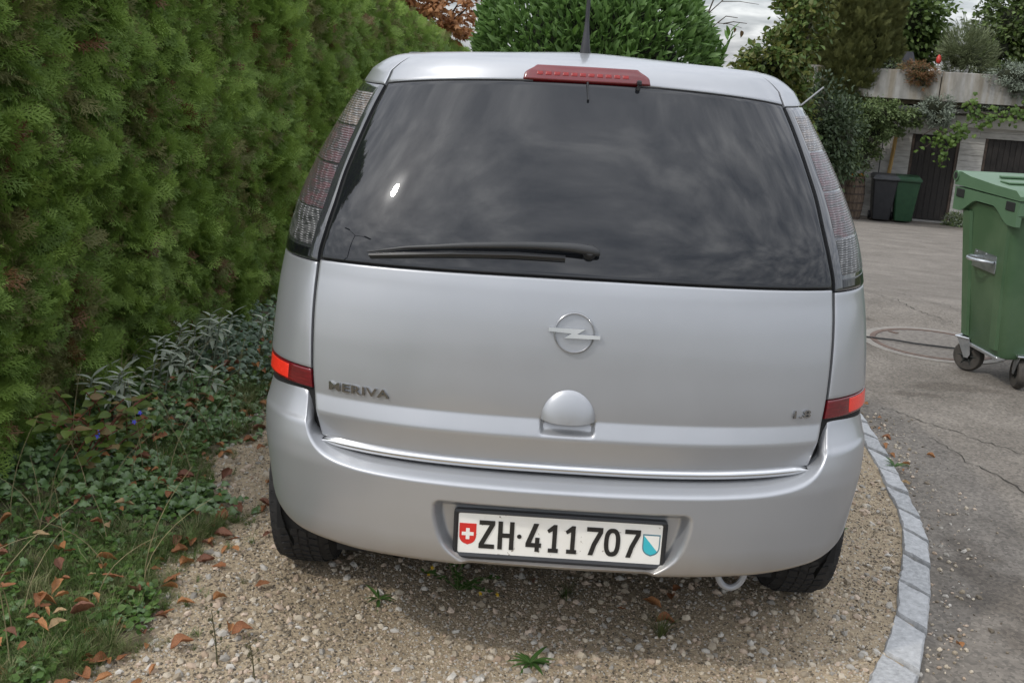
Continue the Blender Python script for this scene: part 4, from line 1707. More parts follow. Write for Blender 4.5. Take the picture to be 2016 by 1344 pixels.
def build_garage():
    M_BD = mat('board_marked_concrete', (.32, .31, .285), (.48, .47, .44), rough=.9, scale=3.5, detail=9, bump=(40, .35, .006), stretch=(1, 1, 5))
    M_BD2 = mat('board_marked_concrete_b', (.36, .35, .325), (.50, .49, .46), rough=.9, scale=4.5, detail=9, bump=(40, .35, .006), stretch=(1, 1, 5))
    M_DR = mat('dark_door_boards', (.012, .010, .009), (.03, .025, .021), rough=.7, scale=20, stretch=(3, 3, .4))
    M_FRM = mat('door_frame_wood', (.05, .035, .026), (.09, .065, .05), rough=.75, scale=12)
    M_SL = mat('roof_slab', (.24, .235, .22), (.36, .35, .33), rough=.9, scale=3, detail=8)
    M_IN = mat('garage_inside', (.01, .01, .01), rough=1)
    root = empty('garage', GW(0, 0, 0), 'low concrete garage with two dark wooden doors under a planted roof terrace', 'garage')
    core = MB()
    gbox(core, -2.6, 5.2, -2.8, -.10, 0, 2.62)
    core.build('wall', M_IN, root, smooth=False)
    # board-marked front, course by course, left out at the doors
    h = .132
    for r in range(19):
        z0, z1 = r * h, (r + 1) * h - .0035
        spans = [(-2.6, -.06), (.97, 1.50)] if z0 < 1.98 else [(-2.6, 5.2)]
        if z0 < 1.98:
            spans.append((3.55, 5.2))
        for (a, b) in spans:
            cuts = [a]
            x = a
            while x < b - .9:
                x += random.uniform(1.0, 2.2)
                if x < b - .35:
                    cuts.append(x)
            cuts.append(b)
            for i in range(len(cuts) - 1):
                mb = MB()
                gbox(mb, cuts[i] + .003, cuts[i + 1] - .003, -.10, random.uniform(-.004, .006), z0, z1, .004)
                mb.build('board_course', M_BD if random.random() < .6 else M_BD2, root, smooth=False)

    def door(a0, a1, z1):
        mb = MB()
        gbox(mb, a0, a1, -.099, -.075, .03, z1)
        d = mb.build('door', M_DR, root, smooth=False)
        n = int((a1 - a0) / .115)
        w = (a1 - a0) / n
        for i in range(n):
            mb = MB()
            gbox(mb, a0 + i * w + .003, a0 + (i + 1) * w - .003, -.075, -.060, .035, z1 - .004, .003)
            mb.build('plank', M_DR, d, smooth=False)
        for (p, q) in ((a0 - .06, a0), (a1, a1 + .06)):
            mb = MB()
            gbox(mb, p, q, -.098, -.02, 0, z1, .004)
            mb.build('door_frame', M_FRM, d, smooth=False)
        mb = MB()
        gbox(mb, a0 - .08, a1 + .08, -.09, .10, .0, .03, .006)
        mb.build('door_sill', M_SL, d, smooth=False)
        return d
    door(0, .91, 1.98)
    door(1.56, 3.49, 1.98)
    # pale beam over the right door and the slab above
    mb = MB()
    gbox(mb, .62, 5.2, .02, .10, 2.20, 2.46, .01)
    mb.build('beam', mat('pale_beam', (.42, .41, .38), (.55, .54, .50), rough=.85, scale=4), root, smooth=False)
    mb = MB()
    gbox(mb, -2.6, 5.2, -2.6, .34, 2.51, 2.60, .01)
    mb.build('roof_slab', M_SL, root, smooth=False)
    # planter parapet in two long panels
    M_PAR = parapet_material()
    for (a, b) in ((-2.6, .325), (.345, 5.2)):
        mb = MB()
        gbox(mb, a, b, .42, .60, 2.74, 3.38, .012)
        mb.build('parapet_panel', M_PAR, root, smooth=False)
    mb = MB()
    gbox(mb, -2.6, 5.2, -2.6, .42, 2.64, 3.28)
    mb.build('planter_soil', M_SOIL, root, smooth=False)
    # leaning timber post by the wall
    a, b = Vector(GW(-.52, .22, 0)), Vector(GW(-.42, .10, 1.95))
    d = (b - a)
    q = d.to_track_quat('Z', 'Y').to_matrix()
    post = MB().box(tuple((a + b) / 2), (.075, .055, d.length), q, .006).build('timber_post', mat('yellow_timber', (.34, .21, .07), (.46, .30, .11), rough=.75, scale=6, stretch=(4, 4, .4)), None, smooth=False)
    tag(post, 'yellowish timber post leaning on the garage wall', 'post')
    t = MB().tube([GW(-.70, .3, .9), GW(-.70, .24, 1.35), GW(-.69, .12, 1.75)], .012, 8)
    t = t.build('iron_rod', mat('dark_iron', (.02, .02, .02), (.05, .05, .05), rough=.6))
    tag(t, 'thin dark iron rod standing behind the black bin', 'rod')


def parapet_material():
    m = mat('weathered_concrete', (.23, .223, .205), (.38, .372, .35), rough=.92, scale=2.2, detail=10, bump=(60, .4, .005), stretch=(2.2, 2.2, .7))
    n, l = m.node_tree.nodes, m.node_tree.links
    bs = n['Principled BSDF']
    src = bs.inputs['Base Color'].links[0].from_socket
    tc = n.new('ShaderNodeTexCoord')
    mp = n.new('ShaderNodeMapping')
    mp.inputs['Scale'].default_value = (3.2, 3.2, .25)
    l.new(tc.outputs['Object'], mp.inputs[0])
    nz = n.new('ShaderNodeTexNoise')
    nz.inputs['Scale'].default_value = 2.2
    nz.inputs['Detail'].default_value = 6
    l.new(mp.outputs[0], nz.inputs['Vector'])
    rp = n.new('ShaderNodeValToRGB')
    rp.color_ramp.elements[0].position, rp.color_ramp.elements[0].color = .36, (.80, .73, .62, 1)
    rp.color_ramp.elements[1].position, rp.color_ramp.elements[1].color = .58, (1, 1, 1, 1)
    l.new(nz.outputs['Fac'], rp.inputs[0])
    mx = n.new('ShaderNodeMixRGB')
    mx.blend_type = 'MULTIPLY'
    mx.inputs[0].default_value = 1
    l.new(src, mx.inputs[1])
    l.new(rp.outputs[0], mx.inputs[2])
    l.new(mx.outputs[0], bs.inputs['Base Color'])
    return m


def wheelie_bin(name, a, out, body, lid, label, yaw):
    c = GW(a, out, 0)
    root = empty('wheelie_bin', c, label, 'waste bin', 'wheelie bins beside the garage door')
    A = Matrix.Rotation(G_ANG + yaw, 3, 'Z')

    def put(mb, nm, m, parent=root, smooth=True, sharp=35):
        mb.v = [tuple(A @ Vector(p) + Vector(c)) for p in mb.v]
        return mb.build(nm, m, parent, smooth, sharp)
    v, f = [], []
    for (z, hx, y0, y1) in ((.05, .185, -.20, .17), (.09, .195, -.215, .21), (.93, .265, -.31, .27), (.95, .285, -.335, .29), (.985, .285, -.335, .29)):
        b = .03
        v += [(-hx + b, y0, z), (hx - b, y0, z), (hx, y0 + b, z), (hx, y1 - b, z), (hx - b, y1, z), (-hx + b, y1, z), (-hx, y1 - b, z), (-hx, y0 + b, z)]
    for L in range(4):
        for k in range(8):
            f.append((L * 8 + k, L * 8 + (k + 1) % 8, (L + 1) * 8 + (k + 1) % 8, (L + 1) * 8 + k))
    f += [tuple(range(7, -1, -1)), tuple(range(32, 40))]
    put(MB().add(v, f), 'bin_body', body)
    v = []
    for (z, k) in ((.988, 1.0), (1.02, 1.0), (1.06, .82)):
        v += [(-.29 * k, -.36 * k, z - (.015 if k == 1 else 0)), (.29 * k, -.36 * k, z - (.015 if k == 1 else 0)), (.29 * k, .31 * k, z + .01), (-.29 * k, .31 * k, z + .01)]
    f = []
    for L in range(2):
        for k in range(4):
            f.append((L * 4 + k, L * 4 + (k + 1) % 4, (L + 1) * 4 + (k + 1) % 4, (L + 1) * 4 + k))
    f += [(8, 9, 10, 11), (3, 2, 1, 0)]
    put(MB().add(v, f), 'bin_lid', lid)
    put(MB().tube([(-.24, .34, 1.0), (.24, .34, 1.0)], .016, 10), 'handle_bar', lid)
    for s in (-1, 1):
        put(MB().lathe([(.095, -.025), (.10, 0), (.095, .025)], 20, (s * .215, .20, .10), axis='x'), 'wheel', M_RUB)
    # pale scuffed sticker remains on the front
    mk = mat('sticker_white', (.45, .46, .46), (.62, .63, .63), rough=.6, scale=60, contrast=(.45, .55))
    return root, put, mk


def build_yard_things():
    M_BK = mat('bin_black', (.022, .023, .026), (.032, .033, .036), rough=.5)
    M_BL = mat('bin_grey_lid', (.06, .062, .068), (.085, .087, .093), rough=.5)
    M_GB = mat('old_bin_green', (.018, .06, .028), (.026, .078, .036), rough=.5)
    r1, put1, mk = wheelie_bin('a', -.55, .62, M_BK, M_BL, 'black wheelie bin with grey lid beside the barrel', .10)
    for (x, z) in ((.16, .78), (.15, .68)):
        put1(MB().box((x, -.292 + (.93 - z) * .11, z), (.06, .003, .045), Matrix.Rotation(-.12, 3, 'X')), 'sticker', mk, r1, smooth=False)
    r2, put2, mk = wheelie_bin('b', -.06, .55, M_GB, M_GB, 'green wheelie bin next to the dark garage door', .06)
    for (x, z, w) in ((-.05, .60, .10), (-.03, .50, .07), (-.07, .42, .08), (-.05, .34, .05)):
        put2(MB().box((x, -.293 + (.93 - z) * .11, z), (w, .003, .05), Matrix.Rotation(-.12, 3, 'X')), 'sticker', mk, r2, smooth=False)
    # old barrel with an orange-flowered pot plant on top
    c = GW(-1.19, .75, 0)
    M_WD = mat('barrel_wood', (.07, .05, .035), (.16, .115, .08), rough=.85, scale=14, stretch=(3, 3, .5))
    M_HP = mat('barrel_hoop', (.05, .035, .028), (.10, .075, .06), rough=.7, metal=.4, scale=20)
    root = empty('wooden_barrel', c, 'old wooden barrel used as a planter beside the black bin', 'barrel')
    n = 18
    prof = interp([(0, .205), (.25, .238), (.5, .250), (.75, .238), (1.0, .205)])
    for k in range(n):
        v, f = [], []
        for z in np.linspace(0, 1, 7):
            rr = float(prof(z))
            for (a, dr) in ((0, 0), (.93, 0), (.93, -.025), (0, -.025)):
                t = 2 * PI * (k + a) / n
                v.append((c[0] + (rr + dr) * math.cos(t), c[1] + (rr + dr) * math.sin(t), c[2] + z * .98))
        for i in range(6):
            for q in range(4):
                f.append((i * 4 + q, i * 4 + (q + 1) % 4, (i + 1) * 4 + (q + 1) % 4, (i + 1) * 4 + q))
        f += [(3, 2, 1, 0), (24, 25, 26, 27)]
        obj('stave', v, f, M_WD, root, smooth=False)
    for z in (.05, .22, .40, .60, .78, .93):
        rr = float(prof(z)) + .004
        MB().lathe([(rr - .004, z * .98 - .02), (rr, z * .98 - .02), (rr, z * .98 + .02), (rr - .004, z * .98 + .02)], 36, c).build('hoop', M_HP, root)
    MB().lathe([(.19, .90), (.0001, .91)], 24, c).build('soil', M_SOIL, root)
    # grey stay sticking up beyond the car's right shoulder
    p = MB().tube([(3.05, 12.0, .95), (3.248, 12.0, 1.138), (3.508, 12.0, 1.379)], .012, 8).build('metal_stay', mat('dull_aluminium', (.25, .26, .27), (.33, .34, .35), rough=.5, metal=.6))
    tag(p, 'slanting grey metal stay rising beyond the right side of the car', 'rod')
    # small red lantern on a pale stem among the terrace plants
    c = GW(.24, .15, 3.28)
    root = empty('garden_ornament', c, 'small red ornament on a pale stem above the parapet', 'ornament')
    MB().tube([(c[0], c[1], c[2]), (c[0], c[1], c[2] + .30)], .018, 8).build('stem', mat('pale_stem', (.35, .36, .37), rough=.6), root)
    MB().lathe([(.02, .27), (.055, .31), (.062, .36), (.05, .41), (.028, .45), (.0001, .47)], 16, c).build('ornament_head', mat('red_glaze', (.55, .05, .04), (.62, .08, .06), rough=.3), root)
    # dark slate pyramid (small roof) behind the heather
    c = GW(-.40, -.8, 3.28)
    root = empty('pointed_cover', c, 'dark grey pointed cover behind the rusty heather on the terrace', 'cover')
    MB().add([(c[0] - .24, c[1] - .2, c[2]), (c[0] + .24, c[1] - .2, c[2]), (c[0] + .24, c[1] + .2, c[2]), (c[0] - .24, c[1] + .2, c[2]), (c[0] - .06, c[1] - .06, c[2] + .52), (c[0] + .10, c[1] - .06, c[2] + .52), (c[0] + .10, c[1] + .06, c[2] + .52), (c[0] - .06, c[1] + .06, c[2] + .52)],
             [(3, 2, 1, 0), (0, 1, 5, 4), (1, 2, 6, 5), (2, 3, 7, 6), (3, 0, 4, 7), (4, 5, 6, 7)]).build('slate_cover', mat('slate', (.07, .07, .08), (.11, .11, .12), rough=.7), root, smooth=False)


def build_street_lamp():
    """stands behind the photographer beyond the hedge; seen mirrored in the rear window"""
    x, y = -11.4, -5.6
    M_P = mat('lamp_steel', (.10, .105, .11), (.15, .155, .16), rough=.5, metal=.6)
    root = empty('street_lamp', (x, y, 0), 'twin-armed street lamp mirrored in the rear window', 'street lamp')
    MB().tube([(x, y, 0), (x, y, 3.5), (x, y, 7.4)], [.09, .075, .05], 12).build('pole', M_P, root)
    d = unit(np.array([.49, -.87, 0]))
    for s in (-1, 1):
        a = MB().tube([(x, y, 7.35), (x + s * d[0] * .7, y + s * d[1] * .7, 7.6), (x + s * d[0] * 1.3, y + s * d[1] * 1.3, 7.75)], [.04, .035, .03], 8).build('arm', M_P, root)
        c = (x + s * d[0] * 1.75, y + s * d[1] * 1.75, 7.84)
        MB().box(c, (1.0, .30, .14), Matrix.Rotation(math.atan2(d[1], d[0]), 3, 'Z'), .06).build('lamp_head', M_P, a)


build_bin()
build_garage()
build_yard_things()
build_street_lamp()


# ================================================================== plants
def leafmat(name, a, b, transl=.25, rough=.5, rand=.75, spec=.35):
    return mat(name, a, b, rough=rough, rand=rand, transl=transl, scale=12, spec=spec)


def leaf_mesh(name, material, length=1.0, width=.35, n=5, fold=.12, curl=.15, tip=1.0, stem=0.0):
    """simple leaf along +X, folded on its midrib"""
    v, f = [], []
    for i in range(n + 1):
        t = i / n
        w = width * .5 * (math.sin(PI * min(1, t**.8))**.9 if tip == 1.0 else (math.sin(PI * t**tip)))
        x, z = stem + t * length, -curl * t * t * length
        v += [(x, -w, z + fold * w * 2), (x, 0, z), (x, w, z + fold * w * 2)]
    for i in range(n):
        f += [(3 * i, 3 * i + 3, 3 * i + 4, 3 * i + 1), (3 * i + 1, 3 * i + 4, 3 * i + 5, 3 * i + 2)]
    return mesh(name, v, f, material)


def lobed_mesh(name, material, pts, dome=.12):
    """fan leaf from an outline (stalk at the origin, pointing along +X)"""
    c = np.mean(pts, axis=0)
    v = [(c[0], c[1], dome * .5)] + [(p[0], p[1], -dome * ((p[0] - c[0])**2 + (p[1] - c[1])**2) * 2) for p in pts]
    n = len(pts)
    return mesh(name, v, [(0, 1 + i, 1 + (i + 1) % n) for i in range(n)], material)


IVY = [(0, 0), (-.12, .28), (.12, .52), (.30, .36), (.52, .42), (.66, .20), (1.0, 0), (.66, -.20), (.52, -.42), (.30, -.36), (.12, -.52), (-.12, -.28)]
GRAPE = [(0, 0), (-.22, .22), (-.18, .50), (.10, .62), (.22, .48), (.42, .66), (.66, .50), (.66, .30), (.86, .28), (1.0, 0), (.86, -.28), (.66, -.30), (.66, -.50), (.42, -.66), (.22, -.48), (.10, -.62), (-.18, -.50), (-.22, -.22)]
ACER = [(0, 0), (-.1, .16), (-.02, .42), (.14, .28), (.38, .62), (.44, .24), (.62, .26), (1.0, 0), (.62, -.26), (.44, -.24), (.38, -.62), (.14, -.28), (-.02, -.42), (-.1, -.16)]


def spray_mesh(name, material, seed):
    """flat fan of thuja scale twigs, unit length along +X"""
    rnd = random.Random(seed)
    v, f = [], []

    def strip(p, q, w0, w1):
        p, q = np.array(p), np.array(q)
        d = q - p
        nrm = np.array([-d[1], d[0], 0])
        nrm = nrm / (np.linalg.norm(nrm) + 1e-9)
        o = len(v)
        v.extend([p - nrm * w0, p + nrm * w0, q + nrm * w1, q - nrm * w1])
        f.append((o, o + 1, o + 2, o + 3))

    def droop(x, y):
        return -.16 * x * x - .10 * y * y
    strip((0, 0, 0), (.5, 0, droop(.5, 0)), .010, .010)
    strip((.5, 0, droop(.5, 0)), (1, 0, droop(1, 0)), .010, .005)
    k = 8
    for i in range(k):
        t = .10 + .86 * i / k
        for s in (-1, 1):
            a = s * R(rnd.uniform(36, 50))
            L = (.52 * (1 - t)**.75 + .10) * rnd.uniform(.8, 1.15)
            x0, y0 = t + (.03 if s > 0 else 0), 0
            x1, y1 = x0 + L * math.cos(a), y0 + L * math.sin(a)
            strip((x0, y0, droop(x0, 0)), (x1, y1, droop(x1, y1) + rnd.uniform(-.04, .04)), .0165, .008)
            m = 3 if L > .3 else (2 if L > .18 else 1)
            for j in range(m):
                u = (j + .6) / (m + .5)
                bx, by = x0 + (x1 - x0) * u, y0 + (y1 - y0) * u
                for s2 in (-1, 1):
                    a2 = a + s2 * R(38)
                    l2 = L * (.42 - .25 * u)
                    ex, ey = bx + l2 * math.cos(a2), by + l2 * math.sin(a2)
                    strip((bx, by, droop(bx, by)), (ex, ey, droop(ex, ey) + rnd.uniform(-.05, .05)), .015, .006)
    return mesh(name, v, f, material, smooth=False)


def foliage(name, protos, P, Nrm, size, parent=None, spread=.6, up=0.0, idx=None):
    """leaves at points P facing roughly Nrm"""
    n = len(P)
    d = unit(Nrm + rand_dirs(n) * spread + np.array([0, 0, up]))
    z = unit(rand_dirs(n) + np.array([0, 0, 1.2]) + Nrm * .8)
    return scatter(name, protos, P, euler_from_axes(d, z), size, idx, parent)


def blob_points(n, blobs, shell=.55, clump=.25, nclump=60, lumpy=.18):
    """points near the skin of several ellipsoids, gathered in clumps"""
    P, N = [], []
    vol = np.array([b[1][0] * b[1][1] + b[1][2] * (b[1][0] + b[1][1]) for b in blobs])
    cnt = (n * vol / vol.sum()).astype(int)
    for (c, r), m in zip(blobs, cnt):
        c, r = np.array(c, float), np.array(r, float)
        nc = max(8, int(nclump * m / max(n, 1)))
        cd_ = rand_dirs(nc)
        cr = shell + (1 - shell) * rng.random(nc)**.6 + rng.normal(0, lumpy * .5, nc)
        k = rng.integers(0, nc, m)
        d = cd_[k] * cr[k][:, None] + rng.normal(0, clump, (m, 3))
        P.append(c + d * r)
        N.append(unit(d * r + rng.normal(0, .2, (m, 3)) * r.mean()))
    return np.concatenate(P), np.concatenate(N)


def limbs(root, base, top, r0, r1, targets, material, name='trunk'):
    mb = MB()
    base, top = np.array(base, float), np.array(top, float)
    pts = [base + (top - base) * t + np.array([mnoise.noise(Vector((t * 3, base[0], 1))) * .06, mnoise.noise(Vector((t * 3, base[1], 5))) * .06, 0]) * (t > 0) for t in np.linspace(0, 1, 7)]
    mb.tube(pts, list(np.linspace(r0, r1, 7)), 10)
    for tg in targets:
        tg = np.array(tg, float)
        t0 = random.uniform(.35, .9)
        s = base + (top - base) * t0
        mid = (s + tg) / 2 + np.array([0, 0, .08 * np.linalg.norm(tg - s)])
        mb.tube([s, mid, tg], [r0 * .45, r0 * .28, r0 * .08], 6)
    return mb.build(name, material, root)


M_BARK = mat('bark', (.045, .034, .026), (.10, .08, .062), rough=.9, scale=18, bump=(30, .8, .01), stretch=(1, 1, .3))


# ---------------------------------------------------------------- thuja hedge
def hedge_top(y):
    return 2.42 - .041 * y - .24 * np.clip((y - 1) / 6, 0, 1)


def hedge_in(y):
    """the hedge runs slightly towards the car"""
    return .07 * np.clip(y - 1, 0, 6)


def build_hedge():
    root = empty('thuja_hedge', (-2.4, 8, 0), 'tall clipped green thuja hedge along the left of the gravel', 'hedge')
    M_T = [leafmat('thuja_%d' % i, a, b, transl=.35, rough=.6) for i, (a, b) in enumerate((((.105, .175, .034), (.225, .345, .066)), ((.15, .24, .046), (.30, .43, .09)), ((.13, .145, .05), (.27, .265, .10))))]
    M_TB = leafmat('thuja_brown', (.10, .045, .018), (.19, .10, .04), transl=.1)
    protos = [spray_mesh('thuja_spray', M_T[i % 2], i) for i in range(4)] + [spray_mesh('thuja_spray', M_T[2], 9), spray_mesh('thuja_spray', M_TB, 11)]
    P, N, S = [], [], []
    seg = ((.25, 3.0, 3000, .145), (3.0, 6.5, 2400, .145), (6.5, 12.0, 1400, .16), (12.0, 24.0, 600, .19))
    for (y0, y1, dens, sz) in seg:
        n = int((y1 - y0) * 2.35 * dens)
        y = rng.uniform(y0, y1, n)
        z = rng.random(n) * (hedge_top(y) + .06 - H(np.full(n, -2.0), y)) + H(np.full(n, -2.0), y) + .02
        P.append(np.stack([np.zeros(n), y, z], 1))
        S.append(sz * rng.uniform(.65, 1.25, n))
    P, S = np.concatenate(P), np.concatenate(S)
    b1 = nz3(P, 1.1, 3.0)
    b2 = nz3(P, 3.2, 9.0)
    b3 = nz3(P, 7.0, 21.0)
    ztop = hedge_top(P[:, 1])
    rel = np.clip((ztop - P[:, 2]) / .35, 0, 1)
    foot = np.clip((P[:, 2] - H(np.full(len(P), -2.0), P[:, 1])) / .45, 0, 1)
    X = -1.93 + hedge_in(P[:, 1]) + .06 * b1 + .05 * b2 + .035 * b3 - .20 * (1 - rel)**2 - .06 * (1 - foot)**2
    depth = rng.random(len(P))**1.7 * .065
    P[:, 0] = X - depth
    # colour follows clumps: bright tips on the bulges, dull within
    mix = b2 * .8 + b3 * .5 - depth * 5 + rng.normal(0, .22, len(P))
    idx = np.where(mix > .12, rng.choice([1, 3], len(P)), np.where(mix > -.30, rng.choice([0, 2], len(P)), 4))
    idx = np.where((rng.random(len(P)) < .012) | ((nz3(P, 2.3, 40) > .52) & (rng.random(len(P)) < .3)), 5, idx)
    # sprays fan outwards and down-slope, in leaning tufts
    tx = nz3(P, 2.6, 55.0)
    tz = nz3(P, 2.6, 77.0)
    d = np.stack([np.full(len(P), .55), .05 + 1.3 * tx, -.05 + 1.3 * tz], 1) + rand_dirs(len(P)) * .6
    zax = unit(np.stack([np.full(len(P), .8), rng.normal(-.25, .55, len(P)), rng.normal(.35, .5, len(P))], 1))
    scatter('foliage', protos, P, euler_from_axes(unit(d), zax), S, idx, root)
    # crown of the hedge
    n = 9000
    y = .3 + 23.7 * rng.random(n)**.9
    x = rng.uniform(-3.0, -2.0, n) + hedge_in(y)
    PT = np.stack([x, y, hedge_top(y) + .05 * nz3(np.stack([x, y, 0 * x], 1), 2.5, 5) + rng.normal(0, .03, n)], 1)
    d = np.stack([rng.normal(.2, .6, n), rng.normal(0, .6, n), np.full(n, .8)], 1)
    scatter('foliage', protos[:5], PT, euler_from_axes(unit(d), rand_dirs(n)), .15 * rng.uniform(.7, 1.3, n), None, root)
    # solid dark core added so light does not show through the hedge
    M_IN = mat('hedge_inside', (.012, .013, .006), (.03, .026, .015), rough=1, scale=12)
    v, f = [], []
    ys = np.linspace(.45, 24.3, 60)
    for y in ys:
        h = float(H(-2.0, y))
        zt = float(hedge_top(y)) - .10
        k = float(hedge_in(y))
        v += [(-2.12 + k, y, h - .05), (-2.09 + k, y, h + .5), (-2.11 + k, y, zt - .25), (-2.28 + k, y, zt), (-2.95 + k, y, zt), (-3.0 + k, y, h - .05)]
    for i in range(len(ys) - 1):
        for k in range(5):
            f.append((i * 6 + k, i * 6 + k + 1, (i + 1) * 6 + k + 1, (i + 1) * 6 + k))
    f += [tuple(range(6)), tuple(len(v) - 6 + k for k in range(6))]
    obj('dark_core', v, f, M_IN, root)


# ---------------------------------------------------------------- laurel beyond the car
def build_laurel():
    c = np.array([.27, 6.6, 0.0])
    root = empty('laurel_bush', (c[0], c[1], float(H(c[0], c[1]))), 'large rounded cherry laurel bush beyond the car roof', 'bush')
    M_L = leafmat('laurel_leaf', (.08, .155, .04), (.185, .31, .09), transl=.35, rough=.45, spec=.4)
    M_LY = leafmat('laurel_leaf_young', (.07, .16, .03), (.14, .25, .05), transl=.3, rough=.35)
    pr = [leaf_mesh('leaf', M_L, 1, .34, 5, .14, cu) for cu in (.05, .18, .30)] + [leaf_mesh('leaf', M_LY, 1, .30, 5, .2, .05)]
    limbs(root, (c[0], c[1], float(H(c[0], c[1])) - .05), (c[0], c[1], 1.9), .07, .03, [c + np.array([.7 * math.cos(a), .6 * math.sin(a), 1.2 + .5 * (k % 3)]) for k, a in enumerate(np.linspace(0, 6, 9))], M_BARK, 'stem')
    n = 24000
    d0 = rand_dirs(n)
    d0[:, 1] = np.where(rng.random(n) < .55, -np.abs(d0[:, 1]), d0[:, 1])
    q = np.abs(d0)**2.6
    rr = q.sum(1)**(-1 / 2.6)
    lump = 1 + .07 * nz3(d0, 3.0, 5) + .05 * nz3(d0, 7.0, 15)
    dep = 1 - .16 * rng.random(n)**1.8
    P = np.array([c[0], c[1], 1.05]) + d0 * (rr * lump * dep)[:, None] * np.array([.98, .88, 1.32])
    N = unit(d0 * np.array([1, 1.1, .8]))
    keep = (P[:, 2] > 1.2) | (rng.random(n) < .45)
    P, N = P[keep], N[keep]
    idx = np.where(rng.random(len(P)) < .06, 3, rng.integers(0, 3, len(P)))
    d = unit(N * .9 + rand_dirs(len(P)) * .55 + np.array([0, 0, .45]))
    z = unit(N * .8 + rand_dirs(len(P)) * .5 + np.array([0, 0, .6]))
    rot = euler_from_axes(d, z)
    S = rng.uniform(.06, .115, len(P))
    # the leaves nearest the camera and in view stand alone, the rest is one mass
    view = np.array([-.098, -2.386, 1.553])
    score = np.linalg.norm(P - view, axis=1) + np.where((P[:, 2] > 1.50) & (P[:, 2] < 2.25), 0, 9)
    order = np.argsort(score)
    near, rest = order[:300], order[300:]
    o = scatter('foliage', pr, P[rest], rot[rest], S[rest], idx[rest], root)
    o['kind'] = 'stuff'
    for k in near:
        lf = bpy.data.objects.new('leaf', pr[int(idx[k])])
        lf.parent = root
        lf.location = P[k] - np.array(root.location)
        lf.rotation_euler = rot[k]
        lf.scale = (S[k],) * 3
        COL.objects.link(lf)
    # dark heart so that the far side does not shine through
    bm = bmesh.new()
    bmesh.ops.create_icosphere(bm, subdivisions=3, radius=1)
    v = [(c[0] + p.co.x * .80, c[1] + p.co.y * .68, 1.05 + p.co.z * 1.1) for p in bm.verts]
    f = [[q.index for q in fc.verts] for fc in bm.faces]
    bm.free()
    obj('dark_heart', v, f, mat('laurel_inside', (.008, .012, .005), (.02, .024, .01), rough=1, scale=9), root)
    # young shoot at the right edge
    mb = MB()
    s0 = (1.22, 6.3, 1.55)
    mb.tube([s0, (1.28, 6.28, 1.68), (1.32, 6.27, 1.83)], .006, 5).build('shoot', M_LY, root)
    for k in range(9):
        lf = bpy.data.objects.new('leaf', pr[3])
        a = k * 2.4
        p = np.array([1.24 + .008 * k, 6.29, 1.58 + .03 * k])
        d = unit(np.array([[math.cos(a) * .7, math.sin(a) * .6, .8]]))
        lf.parent = root
        lf.location = p - np.array(root.location)
        lf.rotation_euler = euler_from_axes(d, np.array([[-math.cos(a), -math.sin(a), .8]]))[0]
        lf.scale = (.11,) * 3
        COL.objects.link(lf)


def tree(name, label, cat, base, top, r0, blobs, protos, n, size, targets=None, spread=.8, nclump=80, clump=.16, shell=.5, heart=None, group=None, up=0.0):
    root = empty(name, base, label, cat, group)
    targets = targets or [np.array(b[0]) + rng.normal(0, .3, 3) * np.array(b[1]) for b in blobs for _ in range(3)]
    limbs(root, base, top, r0, r0 * .35, targets, M_BARK)
    P, N = blob_points(n, blobs, shell, clump, nclump)
    foliage('crown', protos, P, N, rng.uniform(size * .7, size * 1.25, len(P)), root, spread, up)
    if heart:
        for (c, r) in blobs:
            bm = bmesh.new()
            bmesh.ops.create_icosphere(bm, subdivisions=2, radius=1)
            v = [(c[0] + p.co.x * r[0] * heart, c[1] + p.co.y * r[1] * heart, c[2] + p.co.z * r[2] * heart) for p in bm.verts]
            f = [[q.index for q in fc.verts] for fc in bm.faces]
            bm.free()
            obj('dark_heart', v, f, mat('crown_inside', (.012, .016, .007), (.03, .034, .015), rough=1, scale=7), root)  # solid dark heart added so light does not pass through the crown
    return root


